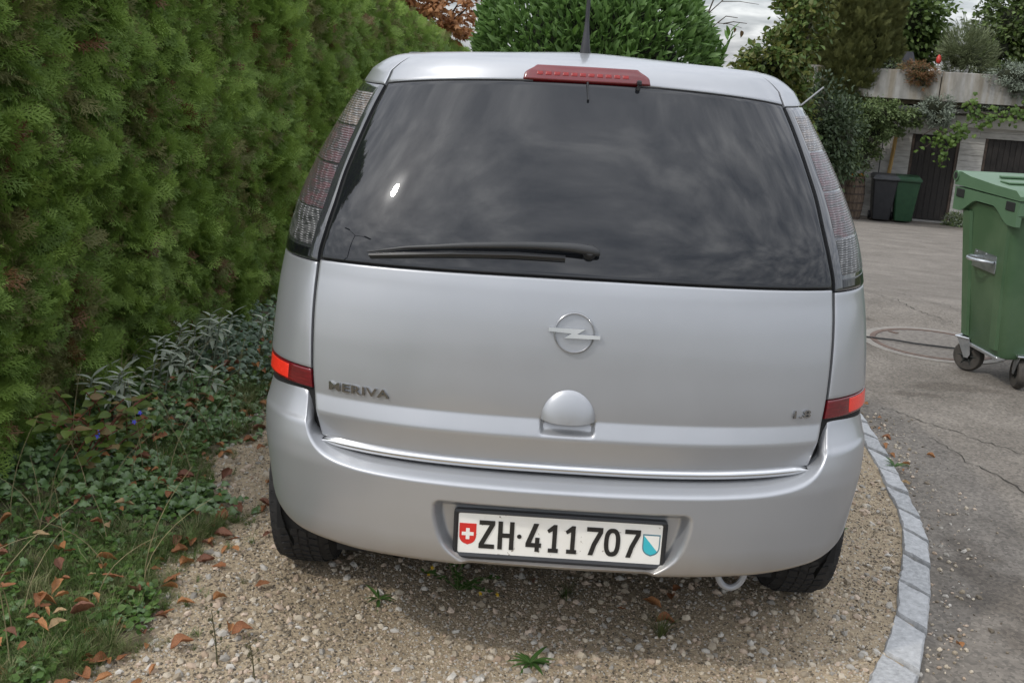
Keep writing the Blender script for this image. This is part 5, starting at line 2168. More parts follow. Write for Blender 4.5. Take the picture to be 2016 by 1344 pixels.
def build_trees():
    g = lambda x, y: float(H(x, y))
    # orange Japanese maple behind the hedge
    M_A = leafmat('maple_leaf', (.26, .11, .045), (.52, .27, .12), transl=.35)
    pa = [lobed_mesh('maple_leaf', M_A, ACER, .2)]
    bl = [((-2.75, 14.2, 2.35), (1.0, .9, .55)), ((-2.0, 14.0, 2.15), (.75, .8, .45)), ((-1.55, 13.8, 2.30), (.55, .6, .35)), ((-2.4, 14.4, 3.0), (1.3, 1.1, .5)), ((-1.75, 13.9, 1.85), (.5, .5, .25)), ((-3.4, 14.3, 2.3), (.8, .8, .6))]
    tree('maple_tree', 'orange-brown Japanese maple rising behind the far hedge', 'tree', (-2.5, 14.6, g(-2.5, 14.6)), (-2.3, 14.3, 2.4), .10, bl, pa, 6000, .085, spread=1.0, nclump=110, clump=.13, shell=.35)
    # bare twigs with a few last leaves
    r = empty('sapling', (1.75, 8.8, g(1.75, 8.8)), 'almost bare sapling twigs with two dead leaves right of the laurel', 'sapling')
    mb = MB()
    stem = [(1.75, 8.8, g(1.75, 8.8)), (1.62, 8.9, 1.0), (1.50, 9.0, 1.7), (1.47, 9.0, 2.0), (1.55, 9.0, 2.25), (1.6, 9.0, 2.7)]
    mb.tube(stem, [.02, .016, .011, .009, .007, .004], 7)
    for pts in ([(1.49, 9, 1.88), (1.60, 9, 1.99), (1.72, 9, 1.985), (1.85, 9, 1.955)], [(1.60, 9, 1.99), (1.68, 9, 2.06), (1.80, 9, 2.05)], [(1.50, 9, 2.08), (1.62, 9, 2.20), (1.8, 9, 2.21), (2.0, 9, 2.19)], [(1.66, 9, 1.985), (1.76, 9, 2.01), (1.9, 9, 2.0)], [(1.62, 9, 2.2), (1.7, 9.05, 2.3), (1.74, 9.05, 2.42)], [(1.48, 9, 1.95), (1.38, 9, 2.1), (1.33, 9, 2.3)]):
        mb.tube(pts, [.007, .005, .0035, .002][:len(pts)], 5)
    mb.build('twigs', M_BARK, r)
    M_DL = leafmat('dead_leaf', (.09, .055, .02), (.16, .10, .04), transl=.2)
    for (x, z, s) in ((1.845, 1.93, .075), (1.775, 1.955, .055)):
        lf = bpy.data.objects.new('leaf', leaf_mesh('dead_leaf', M_DL, 1, .8, 5, .2, .2))
        lf.parent = r
        lf.location = Vector((x, 9, z)) - r.location
        lf.rotation_euler = (1.2, 1.3, .3)
        lf.scale = (s,) * 3
        COL.objects.link(lf)
    # broad-leaved trees behind the yard
    M_O = leafmat('olive_leaf', (.085, .10, .026), (.20, .21, .055), transl=.3)
    M_G = leafmat('green_leaf', (.065, .115, .028), (.165, .235, .065), transl=.3)
    M_D = leafmat('dark_leaf', (.045, .072, .026), (.125, .16, .055), transl=.2)
    po = [leaf_mesh('leaf', M_O, 1, .62, 4, .1, .15), leaf_mesh('leaf', M_G, 1, .6, 4, .1, .15)]
    bl = [((4.62, 19.3, 2.30), (.45, .8, .85)), ((4.25, 19.0, 1.75), (.55, .8, .6)), ((4.85, 19.6, 1.7), (.38, .7, .9)), ((4.85, 19.5, 3.0), (.55, .8, .7)), ((4.6, 19.3, .8), (.75, .9, .85)), ((3.72, 18.9, 1.45), (.36, .4, .38))]
    tree('hazel_tree', 'yellowish green loose-leaved tree directly right of the car roof', 'tree', (4.9, 19.6, g(4.9, 19.6)), (4.9, 19.5, 2.3), .11, bl, po, 9500, .125, nclump=140, clump=.17, shell=.35, heart=.45)
    bl = [((9.0, 26.6, 3.05), (1.15, .9, 1.0)), ((9.5, 26.8, 2.4), (.75, .8, .65)), ((8.4, 26.6, 2.2), (.8, .8, .7))]
    tree('garden_tree', 'bright green leafy tree on the terrace between conifer and sky gap', 'tree', (9.0, 27, 1.5), (9.0, 26.8, 3.0), .10, bl, [po[1]], 6500, .15, nclump=110, clump=.17, shell=.4, heart=.5)
    pd = [leaf_mesh('leaf', M_D, 1, .62, 4, .1, .15), po[1]]
    bl = [((11.7, 25.8, 2.95), (1.15, 1.0, 1.05)), ((11.0, 25.6, 2.35), (.65, .8, .55)), ((12.5, 25.7, 2.5), (.9, .9, .9)), ((12.2, 26, 3.7), (1.0, .9, .6)), ((10.62, 25.5, 2.75), (.35, .5, .25))]
    tree('dark_leaved_tree', 'dark green broad-leaved tree at the top right corner', 'tree', (11.7, 26.4, 1.5), (11.7, 26.1, 3.0), .12, bl, pd, 9500, .125, nclump=150, clump=.16, shell=.4, heart=.55)
    # columnar cypress
    M_C = leafmat('cypress_leaf', (.07, .085, .026), (.17, .18, .055), transl=.1, rough=.7)
    pc = [spray_mesh('cypress_spray', M_C, 31), spray_mesh('cypress_spray', M_C, 32)]
    base = (6.85, 23.4, g(6.85, 23.4))
    root = empty('cypress_tree', base, 'tall dark olive cypress column left of the terrace wall', 'tree')
    limbs(root, base, (6.85, 23.4, 4.5), .14, .05, [(6.85 + .5 * math.cos(a), 23.4 + .5 * math.sin(a), z) for a, z in zip(np.linspace(0, 20, 12), np.linspace(.5, 4.2, 12))], M_BARK)
    n = 15000
    z = rng.uniform(.1, 4.6, n)
    a = rng.uniform(0, 2 * PI, n)
    prof = interp([(.0, .35), (.5, .62), (1.2, .84), (2.2, 1.0), (3.4, .95), (4.7, .6)])
    q = np.stack([np.cos(a) * 1.6, np.sin(a) * 1.6, z * .75], 1)
    rr = prof(z) * (1 + .16 * nz3(q, 2.2, 2) + .10 * nz3(q, 5.5, 8)) - rng.random(n)**2 * .15
    P = np.stack([6.85 + rr * np.cos(a), 23.4 + rr * np.sin(a), z], 1)
    d = np.stack([np.cos(a) * .7, np.sin(a) * .7, np.full(n, .8)], 1) + rand_dirs(n) * .5
    scatter('crown', pc, P, euler_from_axes(unit(d), unit(rand_dirs(n) + np.stack([np.cos(a), np.sin(a), 0 * a], 1))), rng.uniform(.13, .24, n), None, root)
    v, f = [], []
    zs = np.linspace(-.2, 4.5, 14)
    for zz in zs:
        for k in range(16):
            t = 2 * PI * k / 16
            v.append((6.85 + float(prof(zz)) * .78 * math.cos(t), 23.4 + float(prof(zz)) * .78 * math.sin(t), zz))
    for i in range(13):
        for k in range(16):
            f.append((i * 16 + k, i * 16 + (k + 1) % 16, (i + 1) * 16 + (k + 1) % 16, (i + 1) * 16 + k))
    obj('dark_heart', v, f, mat('crown_inside', (.012, .016, .007)), root)  # solid dark core added inside the column to stop light showing through
    # dark evergreen filling the gap under the hazel
    ps = [leaf_mesh('leaf', mat_dark(), 1, .5, 3, .1, .1)]
    tree('yew_bush', 'very dark evergreen bush between the car and the cypress', 'bush', (5.75, 20.8, g(5.75, 20.8)), (5.75, 20.8, .9), .06, [((5.75, 20.8, .55), (.75, .7, .95)), ((5.3, 20.6, .1), (.8, .7, .8)), ((6.15, 20.9, .2), (.7, .7, .9))], ps, 7000, .10, nclump=110, heart=.5)


def mat_dark():
    return leafmat('yew_leaf', (.035, .06, .028), (.09, .125, .055), transl=.1)


def build_garage_plants():
    M_S = leafmat('shrub_leaf', (.085, .13, .05), (.21, .27, .105), transl=.25)
    M_SV = leafmat('silver_leaf', (.13, .16, .115), (.28, .32, .25), transl=.15, rough=.7)
    M_HE = leafmat('heather_rust', (.17, .08, .036), (.34, .18, .08), transl=.2)
    M_HG = leafmat('heather_green', (.06, .07, .025), (.13, .14, .05), transl=.2)
    M_BR = leafmat('broom_twig', (.085, .11, .05), (.19, .22, .11), transl=.15)
    M_V = leafmat('vine_leaf', (.06, .115, .022), (.15, .235, .05), transl=.35)
    sm = leaf_mesh('leaf', M_S, 1, .45, 3, .1, .15)
    sv = leaf_mesh('leaf', M_SV, 1, .32, 3, .1, .2)
    he = leaf_mesh('leaf', M_HE, 1, .16, 2, .1, .1)
    hg = leaf_mesh('leaf', M_HG, 1, .16, 2, .1, .1)
    br = leaf_mesh('leaf', M_BR, 1, .06, 3, .1, .25)
    gb = lambda a, o, z: GW(a, o, z)

    def bush(name, label, at, blobs, protos, n, size, **kw):
        blobs = [(GW(*c), r) for c, r in blobs]
        b = GW(*at)
        return tree(name, label, 'shrub', b, tuple(np.array(b) + [0, 0, kw.pop('stem', .6)]), kw.pop('r0', .025), blobs, protos, n, size, **kw)
    bush('green_shrub', 'large grey-green shrub beside the barrel in front of the garage', (-1.5, 1.0, 0), [((-1.35, 1.0, 2.0), (.62, .5, .62)), ((-1.7, 1.0, 1.6), (.45, .45, .5)), ((-.95, 1.0, 2.35), (.55, .45, .33)), ((-.45, .9, 2.40), (.5, .4, .25)), ((-1.25, 1.0, 1.45), (.45, .4, .35)), ((-.75, .95, 1.98), (.45, .35, .25))],
         [sm], 14000, .075, stem=1.3, r0=.05, nclump=130, heart=.6)
    bush('silver_shrub', 'silvery grey shrub hanging below the parapet joint', (.30, .36, 2.60), [((.30, .75, 2.62), (.42, .3, .25)), ((.42, .78, 2.38), (.28, .25, .20))], [sv], 3200, .06, stem=.15, heart=.6)
    bush('silver_bush', 'silvery grey bush spilling over the right end of the parapet', (1.75, .3, 3.28), [((1.72, .62, 3.38), (.48, .35, .28)), ((1.85, .68, 3.12), (.28, .22, .18)), ((2.2, .6, 3.35), (.5, .35, .32))], [sv], 3800, .055, stem=.2, heart=.6)
    bush('heather_plant', 'rust-coloured heather hanging over the left parapet panel', (-.15, .3, 3.28), [((-.15, .60, 3.40), (.40, .25, .15)), ((-.12, .66, 3.24), (.30, .12, .14)), ((-.05, .66, 3.10), (.12, .08, .12))], [he, he, hg], 4200, .07, stem=.1, heart=.5)
    bush('terrace_shrub', 'small grey-green shrub left of the pointed cover on the terrace', (-.85, .2, 3.28), [((-.85, .25, 3.42), (.35, .3, .22))], [sm, sv], 1300, .06, stem=.1, heart=.6)
    bush('broom_bush', 'fine-twigged grey-green broom on the terrace behind the parapet', (.95, -.2, 3.28), [((.80, -.2, 3.85), (.55, .45, .48)), ((.62, -.2, 3.62), (.38, .35, .32)), ((1.05, -.2, 3.65), (.36, .4, .35))], [br], 6500, .19, stem=.5, spread=.5, heart=.35, up=.7)
    bush('trailing_plant', 'low silvery plants between the roof slab and the parapet', (1.4, .30, 2.60), [((1.15, .40, 2.68), (.35, .12, .09)), ((1.75, .40, 2.68), (.4, .12, .09))], [sv], 1500, .05, stem=.05)
    bush('wall_foot_plant', 'small leafy plant at the foot of the wall right of the door', (1.1, .35, 0), [((1.08, .38, .14), (.26, .18, .16)), ((1.3, .36, .12), (.25, .18, .14))], [sm, sv], 1500, .065, stem=.1, heart=.5)
    # marigolds in the barrel
    c = GW(-1.19, .75, .92)
    r = empty('marigolds', c, 'orange marigolds growing in the top of the barrel', 'flowers')
    M_MG = leafmat('marigold', (.75, .24, .02), (.9, .42, .03), transl=.2)
    fl = MB()
    P = np.stack([c[0] + rng.normal(0, .10, 260), c[1] + rng.normal(0, .08, 260), c[2] + .02 + rng.random(260) * .07], 1)
    foliage('leaves', [sm], P, np.tile([0, 0, 1.0], (260, 1)), np.full(260, .06), r)
    for k in range(14):
        x, y = c[0] + random.uniform(-.13, .13), c[1] - random.uniform(-.05, .15)
        MB().lathe([(.004, 0), (.022, .012), (.026, .022), (.015, .032), (.0001, .034)], 10, (x, y, c[2] + .07 + random.uniform(0, .03))).build('flower', M_MG, r)
    # grapevine along the beam: one object per leaf
    r = empty('grapevine', GW(3.0, .2, 0), 'green grapevine trained along the garage beam, hanging before the door', 'vine')
    mb = MB()
    runs = [[(3.0, .2, 0), (2.9, .3, 1.4), (2.7, .6, 2.5), (2.1, .8, 2.62), (1.5, .85, 2.48), (1.0, .9, 2.30), (.55, .9, 2.08), (.2, .92, 1.75)], [(1.0, .9, 2.30), (.75, .92, 1.95), (.62, .95, 1.60), (.58, .95, 1.38)], [(2.1, .8, 2.62), (2.2, .85, 2.75), (2.05, .9, 2.9)], [(1.5, .85, 2.48), (1.1, .88, 2.62), (.92, .9, 2.80)], [(.55, .9, 2.08), (.3, .9, 2.15), (.1, .9, 2.0)]]
    for p in runs:
        mb.tube([GW(*q) for q in p], [.018] * 2 + [.010] * (len(p) - 2), 6)
    mb.build('cane', M_BARK, r)
    gm = [lobed_mesh('leaf', M_V, GRAPE, .25), lobed_mesh('leaf', M_V, GRAPE, .45)]
    pts = []
    for p, m, sp in zip(runs, (190, 44, 24, 50, 34), (.15, .09, .10, .14, .12)):
        q = np.array([GW(*a) for a in p[1 if m == 190 else 0:]])
        L = np.concatenate([[0], np.cumsum(np.linalg.norm(np.diff(q, axis=0), axis=1))])
        t = rng.uniform(.9 if m == 190 else 0, L[-1], m)
        P = np.stack([np.interp(t, L, q[:, k]) for k in range(3)], 1) + rng.normal(0, sp, (m, 3)) * [1, .6, .8]
        pts.append(P)
    pts = np.concatenate(pts)[:300]
    d = unit(rand_dirs(len(pts)) * .8 + np.array([-.1, -.5, -.6]))
    zz = unit(np.array([-.2, -.8, .6]) + rand_dirs(len(pts)) * .5)
    rot = euler_from_axes(d, zz)
    for k in range(len(pts)):
        lf = bpy.data.objects.new('leaf', gm[k % 2])
        lf.parent = r
        lf.location = Vector(pts[k]) - r.location
        lf.rotation_euler = rot[k]
        lf.scale = (random.uniform(.06, .105),) * 3
        COL.objects.link(lf)


# ---------------------------------------------------------------- verge between gravel and hedge
def verge_edge(y):
    return -1.20 + .10 * np.sin(y * 3.1) + .07 * np.sin(y * 7.7 + 1) - .05 * np.clip(y - 1.2, 0, 3)


def blade_tuft(name, material, n, h, spread, seed, wd=.004):
    rnd = random.Random(seed)
    v, f = [], []
    for _ in range(n):
        a = rnd.uniform(0, 2 * PI)
        r0 = rnd.uniform(0, spread * .25)
        L = h * rnd.uniform(.5, 1.1)
        out = rnd.uniform(.1, 1.0) * spread
        w = wd * rnd.uniform(.6, 1.2)
        px, py = -math.sin(a), math.cos(a)
        o = len(v)
        for i in range(4):
            t = i / 3
            rr = r0 + out * t**1.6
            z = L * (t - .35 * t * t * (out / spread))
            ww = w * (1 - t * .85)
            v += [(rr * math.cos(a) - px * ww, rr * math.sin(a) - py * ww, z), (rr * math.cos(a) + px * ww, rr * math.sin(a) + py * ww, z)]
        for i in range(3):
            f.append((o + 2 * i, o + 2 * i + 1, o + 2 * i + 3, o + 2 * i + 2))
    return mesh(name, v, f, material)


def build_verge():
    # soil strip rising a little towards the hedge
    xs = np.linspace(0, 1, 14)
    ys = np.linspace(-3, 24, 220)
    v, f = [], []
    for y in ys:
        x1, x0 = float(verge_edge(y)) + .06, -3.3
        for t in xs:
            x = x1 + (x0 - x1) * t
            h = float(H(x, y)) + .016 + .07 * float(smooth01(np.array((x1 - x) / .7))) + .012 * mnoise.noise(Vector((x * 5, y * 5, 0)))
            v.append((x, y, h))
    for j in range(len(ys) - 1):
        for i in range(13):
            f.append((j * 14 + i, j * 14 + i + 1, (j + 1) * 14 + i + 1, (j + 1) * 14 + i))
    o = obj('verge_ground', v, f, M_SOIL)
    o['kind'] = 'structure'

    def vz(x, y):
        x1 = verge_edge(y) + .06
        return H(x, y) + .016 + .07 * smooth01((x1 - x) / .7)
    # ivy carpet
    M_I = leafmat('ivy_leaf', (.07, .135, .045), (.17, .26, .10), transl=.15, rough=.35, spec=.5)
    M_I2 = leafmat('ivy_leaf_blue', (.07, .115, .07), (.15, .21, .14), transl=.15, rough=.4)
    M_I3 = leafmat('clover_leaf', (.055, .12, .020), (.12, .21, .045), transl=.3)
    iv = [lobed_mesh('ivy_leaf', M_I, IVY, .2), lobed_mesh('ivy_leaf', M_I2, IVY, .25), leaf_mesh('small_leaf', M_I3, 1, .8, 3, .1, .1)]
    n = 26000
    y = -.3 + 7.5 * rng.random(n)**1.5
    x = rng.uniform(-2.25, -.95, n)
    e = verge_edge(y)
    keep = (x < e + .02 + rng.normal(0, .05, n)) & (nz3(np.stack([x, y, 0 * x], 1), 2.6, 4) + .35 + .8 * np.clip((e - x), 0, .8) - 1.5 * np.clip(1.1 - y, 0, 1.2) > rng.random(n) * .5)
    x, y = x[keep], y[keep]
    z = vz(x, y) + .012 + rng.random(len(x))**1.3 * .075 * np.clip((verge_edge(y) - x + .05) / .25, .15, 1)
    P = np.stack([x, y, z], 1)
    nn = nz3(P, 1.5, 12)
    idx = np.where(rng.random(len(x)) < .10, 2, np.where((nn > .05) & (y > 2.2), 1, 0))
    d = unit(rand_dirs(len(x)) * [1, 1, .35] + np.array([.35, -.25, -.1]))
    zz = unit(rand_dirs(len(x)) * .55 + np.array([.25, -.35, 1.0]))
    s = rng.uniform(.018, .040, len(x))
    o = scatter('ivy_carpet', iv, P, euler_from_axes(d, zz), s, idx)
    tag(o, 'dark ivy carpet between the hedge foot and the gravel', 'ivy', kind='stuff')
    # grass
    M_GR = [leafmat('grass_%d' % i, a, b, transl=.3) for i, (a, b) in enumerate((((.065, .115, .025), (.155, .225, .065)), ((.15, .16, .065), (.32, .31, .15)), ((.05, .095, .02), (.12, .18, .05))))]
    tf = [blade_tuft('grass_tuft', M_GR[i], 26, 1, 1.0, i + 3, .022) for i in range(3)]
    n = 4400
    y = -.45 + 3.6 * rng.random(n)**1.35
    x = verge_edge(y) - np.abs(rng.normal(0, .30, n)) + .05 + .10 * np.maximum(0, nz3(np.stack([y, y, 0 * y], 1), 2.2, 8)) + np.where(rng.random(n) < .12, np.abs(rng.normal(0, .12, n)), 0)
    keep = (nz3(np.stack([x, y, 0 * x], 1), 3.1, 30) > -.12 - .35 * (y < .7)) & (x > -2.0)
    x, y = x[keep], y[keep]
    P = np.stack([x, y, vz(x, y)], 1)
    s = rng.uniform(.025, .075, len(x)) * np.where(x > verge_edge(y), .6, 1)
    o = scatter('verge_grass', tf, P, np.stack([rng.normal(0, .15, len(x)), rng.normal(0, .15, len(x)), rng.uniform(0, 6, len(x))], 1), s, rng.choice([0, 0, 1, 1, 2], len(x)))
    tag(o, 'rough grass and long stalks along the gravel edge', 'grass', kind='stuff')
    # low clover and creeping weeds between the grass at the near end
    n = 7000
    y = -.45 + 1.9 * rng.random(n)
    x = verge_edge(y) + .03 - np.abs(rng.normal(0, .42, n))
    k = (x > -2.1) & (nz3(np.stack([x, y, 0 * x], 1), 4.0, 60) > -.25)
    x, y = x[k], y[k]
    P = np.stack([x, y, vz(x, y) + .008 + rng.random(len(x)) * .03], 1)
    d = unit(rand_dirs(len(x)) * [1, 1, .3] + np.array([.1, -.1, 0]))
    o = scatter('creeping_weeds', [iv[2], iv[0]], P, euler_from_axes(d, unit(rand_dirs(len(x)) * .5 + np.array([0, -.2, 1.0]))), rng.uniform(.012, .030, len(x)), np.where(rng.random(len(x)) < .8, 0, 1))
    tag(o, 'low creeping green weeds between the grass at the near end of the verge', 'weeds', kind='stuff')
    # long dry stalks
    mb = MB()
    for k in range(90):
        yy = -.1 + 3.2 * random.random()
        xx = float(verge_edge(yy)) - random.uniform(.0, .6)
        zz0 = float(vz(xx, yy))
        a = random.uniform(0, 6.28)
        L = random.uniform(.18, .42)
        b = random.uniform(.15, .8)
        mb.tube([(xx + L * b * t**1.8 * math.cos(a), yy + L * b * t**1.8 * math.sin(a), zz0 + L * (t - .38 * b * t * t)) for t in np.linspace(0, 1, 7)], list(np.linspace(.0018, .0006, 7)), 4, caps=False)
    o = mb.build('dry_stalks', mat('dry_straw', (.16, .14, .07), (.30, .25, .13), rough=.8, scale=20))
    tag(o, 'thin dry grass stalks leaning over the ivy', 'grass', kind='stuff')
    # fallen leaves
    M_F = [mat('fallen_leaf_%d' % i, a, b, rough=.7, scale=25, transl=.2) for i, (a, b) in enumerate((((.20, .075, .030), (.36, .155, .065)), ((.30, .13, .05), (.48, .23, .09)), ((.14, .058, .034), (.24, .105, .06)), ((.34, .22, .11), (.48, .34, .18))))]
    fm = []
    for i in range(8):
        rnd = random.Random(i)
        me = leaf_mesh('fallen_leaf', M_F[i % 4], 1, rnd.uniform(.34, .55), 9, rnd.uniform(.1, .8), rnd.uniform(-.35, .45))
        for vv in me.vertices:
            k = mnoise.noise(Vector((vv.co.x * 6, vv.co.y * 9, i * 3.7)))
            vv.co.y *= 1 + .55 * k
            vv.co.z += .10 * mnoise.noise(Vector((vv.co.x * 3, vv.co.y * 5, i + 9.1)))
            vv.co.y += .12 * math.sin(vv.co.x * 3 + i)
        fm.append(me)
    spots = []
    for k in range(320):
        yy = -.35 + 3.3 * random.random()**1.2
        xx = float(verge_edge(yy)) + random.gauss(-.08, .15)
        spots.append((xx, yy))
    spots += [(-.86, .13), (-1.02, .55), (-.95, .95), (-.90, 1.55), (-1.0, 1.9), (-.97, 1.25), (.33, .42), (.36, .46), (.20, .40), (-.05, .52), (-1.06, .2), (.30, .33), (.40, .55)]
    road = [(1.50, 2.25), (1.47, 2.05), (1.46, 1.93), (1.50, 1.80), (1.45, 1.72), (1.62, 1.95), (1.43, 1.58), (1.17, .35), (1.55, 2.42), (1.49, 2.15), (1.56, 2.6)]
    for k, (xx, yy) in enumerate(spots + road):
        on_road = k >= len(spots)
        fk = random.choice([0, 1, 1, 2, 4, 5, 5, 6, 3, 0, 4])
        o = bpy.data.objects.new('fallen_leaf', fm[fk])
        tint = ('rust-brown', 'orange-brown', 'dark brown', 'pale tan')[fk % 4]
        z0 = float(H(xx, yy)) if on_road else max(float(vz(xx, yy)), gz(xx, yy)) + .006
        ivy_lift = .045 if (not on_road and xx < float(verge_edge(yy)) - .12) else 0
        o.location = (xx, yy, z0 + .008 + ivy_lift)
        o.rotation_euler = (random.gauss(0, .28), random.gauss(0, .22), random.uniform(0, 6.28))
        sc = random.uniform(.026, .066) * (.75 if on_road else 1)
        o.scale = (sc, sc, sc)
        COL.objects.link(o)
        if on_road:
            tag(o, 'small %s fallen leaf on the asphalt along the kerb' % tint, 'leaf', 'fallen leaves along the kerb')
        elif k >= 320:
            tag(o, '%s fallen leaf lying on the gravel near the car' % tint, 'leaf', 'fallen leaves on the gravel')
        else:
            tag(o, 'curled %s fallen leaf %s' % (tint, ('among the grass at the bottom left' if yy < .55 else 'between ivy and gravel at mid verge' if yy < 1.5 else 'on the verge beside the silvery plant')), 'leaf', 'fallen leaves on the verge')
    return vz


def build_verge_plants(vz):
    # silver-leaved plant at the hedge foot
    M_SV = leafmat('felted_leaf', (.25, .29, .215), (.42, .46, .37), transl=.15, rough=.8)
    sv = [leaf_mesh('felted_leaf', M_SV, 1, .30, 5, .15, c) for c in (.1, .35)]
    root = empty('silver_leaved_plant', (-1.72, 2.0, float(vz(-1.72, 2.0))), 'silvery felted plant with long narrow leaves at the hedge foot', 'plant')
    heads = []
    mb = MB()
    for k in range(32):
        t = k / 31
        yy = 1.45 + 1.15 * t + random.gauss(0, .09)
        xx = -1.72 + .16 * t + random.gauss(0, .08)
        zz = float(vz(xx, yy)) + random.uniform(.10, .26)
        mb.tube([(xx - .05, yy + .03, float(vz(xx, yy))), (xx, yy, zz)], [.005, .003], 5)
        heads.append((xx, yy, zz))
    mb.build('stems', M_SV, root)
    n = 0
    for (xx, yy, zz) in heads:
        for j in range(9):
            a = j * 2.4 + random.random()
            lf = bpy.data.objects.new('leaf', sv[j % 2])
            lf.parent = root
            lf.location = Vector((xx, yy, zz - .007 * j)) - root.location
            d = np.array([[math.cos(a), math.sin(a), .75 - .13 * j]])
            lf.rotation_euler = euler_from_axes(unit(d), np.array([[-math.cos(a) * .5, -math.sin(a) * .5, 1.0]]))[0]
            lf.scale = (random.uniform(.045, .085),) * 3
            COL.objects.link(lf)
            n += 1
    # leadwort with blue flowers
    M_PL = leafmat('leadwort_leaf', (.085, .14, .022), (.17, .23, .05), transl=.35)
    M_PR = leafmat('leadwort_leaf_pink', (.19, .15, .06), (.26, .17, .08), transl=.3)
    pl = [leaf_mesh('leaf', M_PL, 1, .62, 5, .12, .2), leaf_mesh('leaf', M_PR, 1, .6, 5, .12, .2)]
    root = empty('leadwort_plant', (-1.62, 1.05, float(vz(-1.62, 1.05))), 'yellow-green leadwort plant with small blue flowers at the left edge', 'plant')
    M_ST = mat('red_stem', (.16, .05, .03), (.24, .08, .05), rough=.7)
    tips = []
    mb = MB()
    for k in range(19):
        bx, by = -1.66 + random.gauss(0, .06), 1.12 + random.gauss(0, .09)
        tx, ty = -1.60 + random.uniform(-.22, .20), 1.05 + random.uniform(-.28, .26)
        tz = float(vz(tx, ty)) + random.uniform(.12, .30)
        p = [np.array((bx, by, float(vz(bx, by)))), np.array(((bx + tx) / 2, (by + ty) / 2, tz * .75)), np.array((tx, ty, tz))]
        mb.tube(p, [.003, .0025, .002], 5)
        tips.append(p)
    mb.build('stems', M_ST, root)
    for p in tips:
        for j in range(8):
            t = .3 + .7 * j / 7
            q = p[0] * (1 - t)**2 + 2 * p[1] * t * (1 - t) + p[2] * t * t
            a = j * 2.5 + random.random()
            lf = bpy.data.objects.new('leaf', pl[0 if random.random() < .84 else 1])
            lf.parent = root
            lf.location = Vector(q) - root.location
            lf.rotation_euler = euler_from_axes(unit(np.array([[math.cos(a), math.sin(a), .1]])), np.array([[.2, -.5, 1.0]]) + rand_dirs(1) * .4)[0]
            lf.scale = (random.uniform(.030, .062),) * 3
            COL.objects.link(lf)
    M_BL = mat('blue_petal', (.05, .06, .55), (.10, .10, .70), rough=.5)
    star = [(.5 * math.cos(t) * (1 if i % 2 == 0 else .45), .5 * math.sin(t) * (1 if i % 2 == 0 else .45)) for i, t in enumerate(np.linspace(0, 2 * PI, 10, endpoint=False))]
    fme = lobed_mesh('flower', M_BL, star, .1)
    for (fx, fy, fz) in ((-1.53, .93, .25), (-1.47, 1.16, .26), (-1.55, 1.0, .24), (-1.48, 1.13, .235)):
        fl = bpy.data.objects.new('flower', fme)
        fl.parent = root
        fl.location = Vector((fx, fy, fz)) - root.location
        fl.rotation_euler = (.9, .2, random.random())
        fl.scale = (.022,) * 3
        COL.objects.link(fl)
    # broad-leaved seedling by the hedge
    M_B = leafmat('broad_leaf', (.05, .085, .02), (.11, .15, .05), transl=.3)
    bm_ = leaf_mesh('leaf', M_B, 1, .75, 5, .15, .25)
    root = empty('broad_leaved_plant', (-1.82, 2.45, float(vz(-1.82, 2.45))), 'small plant with broad oval leaves against the hedge', 'plant')
    mb = MB()
    pts = [(-1.78 + random.gauss(0, .07), 2.4 + random.gauss(0, .09), .17 + random.uniform(0, .17)) for _ in range(11)]
    for p in pts:
        mb.tube([(-1.82, 2.45, float(vz(-1.82, 2.45))), (p[0] - .02, p[1] + .02, p[2] * .8), p], .0025, 5)
    mb.build('stems', M_ST, root)
    for k, p in enumerate(pts):
        lf = bpy.data.objects.new('leaf', bm_)
        lf.parent = root
        lf.location = Vector(p) - root.location
        a = random.uniform(-2.6, .6)
        lf.rotation_euler = euler_from_axes(unit(np.array([[math.cos(a), math.sin(a), -.1]])), np.array([[.3, -.6, 1.0]]))[0]
        lf.scale = (random.uniform(.07, .10),) * 3
        COL.objects.link(lf)
    # weeds on the gravel
    M_W = leafmat('weed_leaf', (.045, .10, .022), (.10, .19, .05), transl=.3)
    wl_ = leaf_mesh('leaf', M_W, 1, .17, 5, .2, .35)
    ws = leaf_mesh('leaf', M_W, 1, .5, 3, .1, .1)
    M_Y = mat('yellow_petal', (.75, .42, .02), (.85, .6, .04), rough=.5)

    def rosette(x, y, n, L, label, w=None):
        r = empty('weed', (x, y, gz(x, y)), label, 'weed')
        for j in range(n):
            a = j * 2.4
            lf = bpy.data.objects.new('leaf', w or wl_)
            lf.parent = r
            lf.location = (0, 0, .006)
            lf.rotation_euler = euler_from_axes(unit(np.array([[math.cos(a), math.sin(a), random.uniform(.15, .9)]])), np.array([[0, 0, 1.0]]))[0]
            lf.scale = (L * random.uniform(.6, 1.1),) * 3
            COL.objects.link(lf)
        return r
    rosette(-.05, .095, 15, .075, 'green dandelion rosette on the gravel at the bottom centre')
    rosette(-.49, .37, 8, .07, 'flat grey-green rosette on the gravel left of the yellow-flowered weed')
    rosette(-.62, .85, 7, .05, 'tiny green weed on the gravel beside the left rear wheel', ws)
    rosette(1.0, 1.05, 6, .045, 'tiny green weed on the gravel between the right rear wheel and the kerb', ws)
    rosette(1.41, 1.72, 9, .07, 'small green weed growing in the gutter along the kerb')
    r = empty('flowering_weed', (-.27, .47, gz(-.27, .47)), 'sprawling weed with tiny yellow flowers below the bumper', 'weed')
    mb = MB()
    st = []
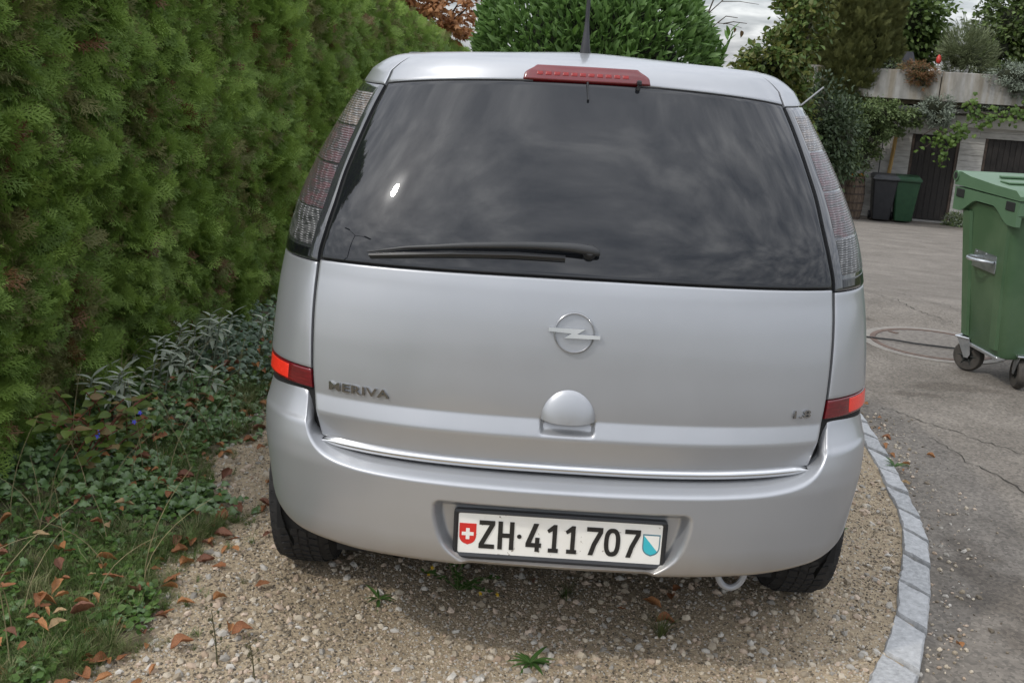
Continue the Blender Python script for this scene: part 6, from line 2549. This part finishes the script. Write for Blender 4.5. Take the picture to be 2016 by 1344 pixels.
    for (dx, dy, dz) in ((-.06, .03, .10), (.02, .02, .13), (-.10, -.02, .06), (.06, -.07, .06), (.10, -.10, .05), (.0, -.04, .07), (-.03, .06, .11), (.12, -.05, .07)):
        p = [np.array((-.27, .47, gz(-.27, .47))), np.array((-.27 + dx * .5, .47 + dy * .5, .02 + dz * .8)), np.array((-.27 + dx, .47 + dy, .02 + dz))]
        mb.tube(p, [.0025, .002, .0015], 4)
        st.append(p)
    mb.build('stems', mat('green_stem', (.05, .08, .02), (.08, .12, .03), rough=.7), r)
    for p in st:
        for j in range(12):
            t = .15 + .85 * j / 11
            q = p[0] * (1 - t)**2 + 2 * p[1] * t * (1 - t) + p[2] * t * t
            a = j * 2.5
            lf = bpy.data.objects.new('leaf', ws)
            lf.parent = r
            lf.location = Vector(q) - r.location
            lf.rotation_euler = euler_from_axes(unit(np.array([[math.cos(a), math.sin(a), .4]])), np.array([[0, -.3, 1.0]]))[0]
            lf.scale = (random.uniform(.012, .024),) * 3
            COL.objects.link(lf)
    yf = lobed_mesh('flower', M_Y, star, .1)
    for (fx, fy, fz) in ((-.355, .50, .10), (-.35, .49, .075), (-.345, .51, .12), (-.15, .38, .06), (-.20, .40, .05), (-.36, .48, .06)):
        fl = bpy.data.objects.new('flower', yf)
        fl.parent = r
        fl.location = Vector((fx, fy, fz)) - r.location
        fl.rotation_euler = (.8, .1, random.random())
        fl.scale = (.018,) * 3
        COL.objects.link(fl)
    gm = leafmat('tuft_grass', (.045, .075, .02), (.13, .15, .05), transl=.3)
    for k, (x, y, s, lab) in enumerate(((.05, .46, .075, 'grass tuft on the gravel under the number plate'), (.31, .28, .075, 'grass tuft on the gravel below the towing eye'), (-.78, 1.0, .05, 'low grass tuft on the gravel left of the rear wheel'))):
        t = obj('grass_tuft', *[[] for _ in range(2)], None) if False else bpy.data.objects.new('grass_tuft', blade_tuft('grass_tuft', gm, 46, 1, .9, 40 + k, .022))
        t.location = (x, y, gz(x, y))
        t.scale = (s,) * 3
        COL.objects.link(t)
        tag(t, lab, 'grass')
    # two thin seed stalks at the bottom edge
    M_SD = mat('seed_stalk', (.055, .06, .025), (.10, .085, .04), rough=.8)
    for (x, y, h, lab) in ((-.845, -.005, .155, 'taller thin brown seed stalk at the bottom left'), (-.735, -.06, .11, 'shorter branched seed stalk at the bottom left')):
        r = empty('seed_stalk', (x, y, gz(x, y)), lab, 'weed')
        z0 = gz(x, y)
        mb = MB()
        mb.tube([(x, y, z0), (x - .004, y, z0 + h * .5), (x - .012, y, z0 + h)], [.0022, .0018, .001], 5)
        for j in range(7):
            t = .35 + .6 * j / 7
            a = j * 2.2
            mb.tube([(x - .012 * t, y, z0 + h * t), (x - .012 * t + .018 * math.cos(a), y + .014 * math.sin(a), z0 + h * t + .016)], [.001, .0007], 4)
        st_ = mb.build('stalk', M_SD, r)
        for j in range(9):
            t = .4 + .6 * j / 8
            a = j * 2.2
            MB().lathe([(.0005, 0), (.0035, .004), (.003, .008), (.0003, .011)], 6, (x - .012 * t + .016 * math.cos(a) * (t < .95), y + .012 * math.sin(a) * (t < .95), z0 + h * t + .01)).build('seed_head', M_SD, st_)


build_hedge()
build_laurel()
build_trees()
build_garage_plants()
VZ = build_verge()
build_verge_plants(VZ)
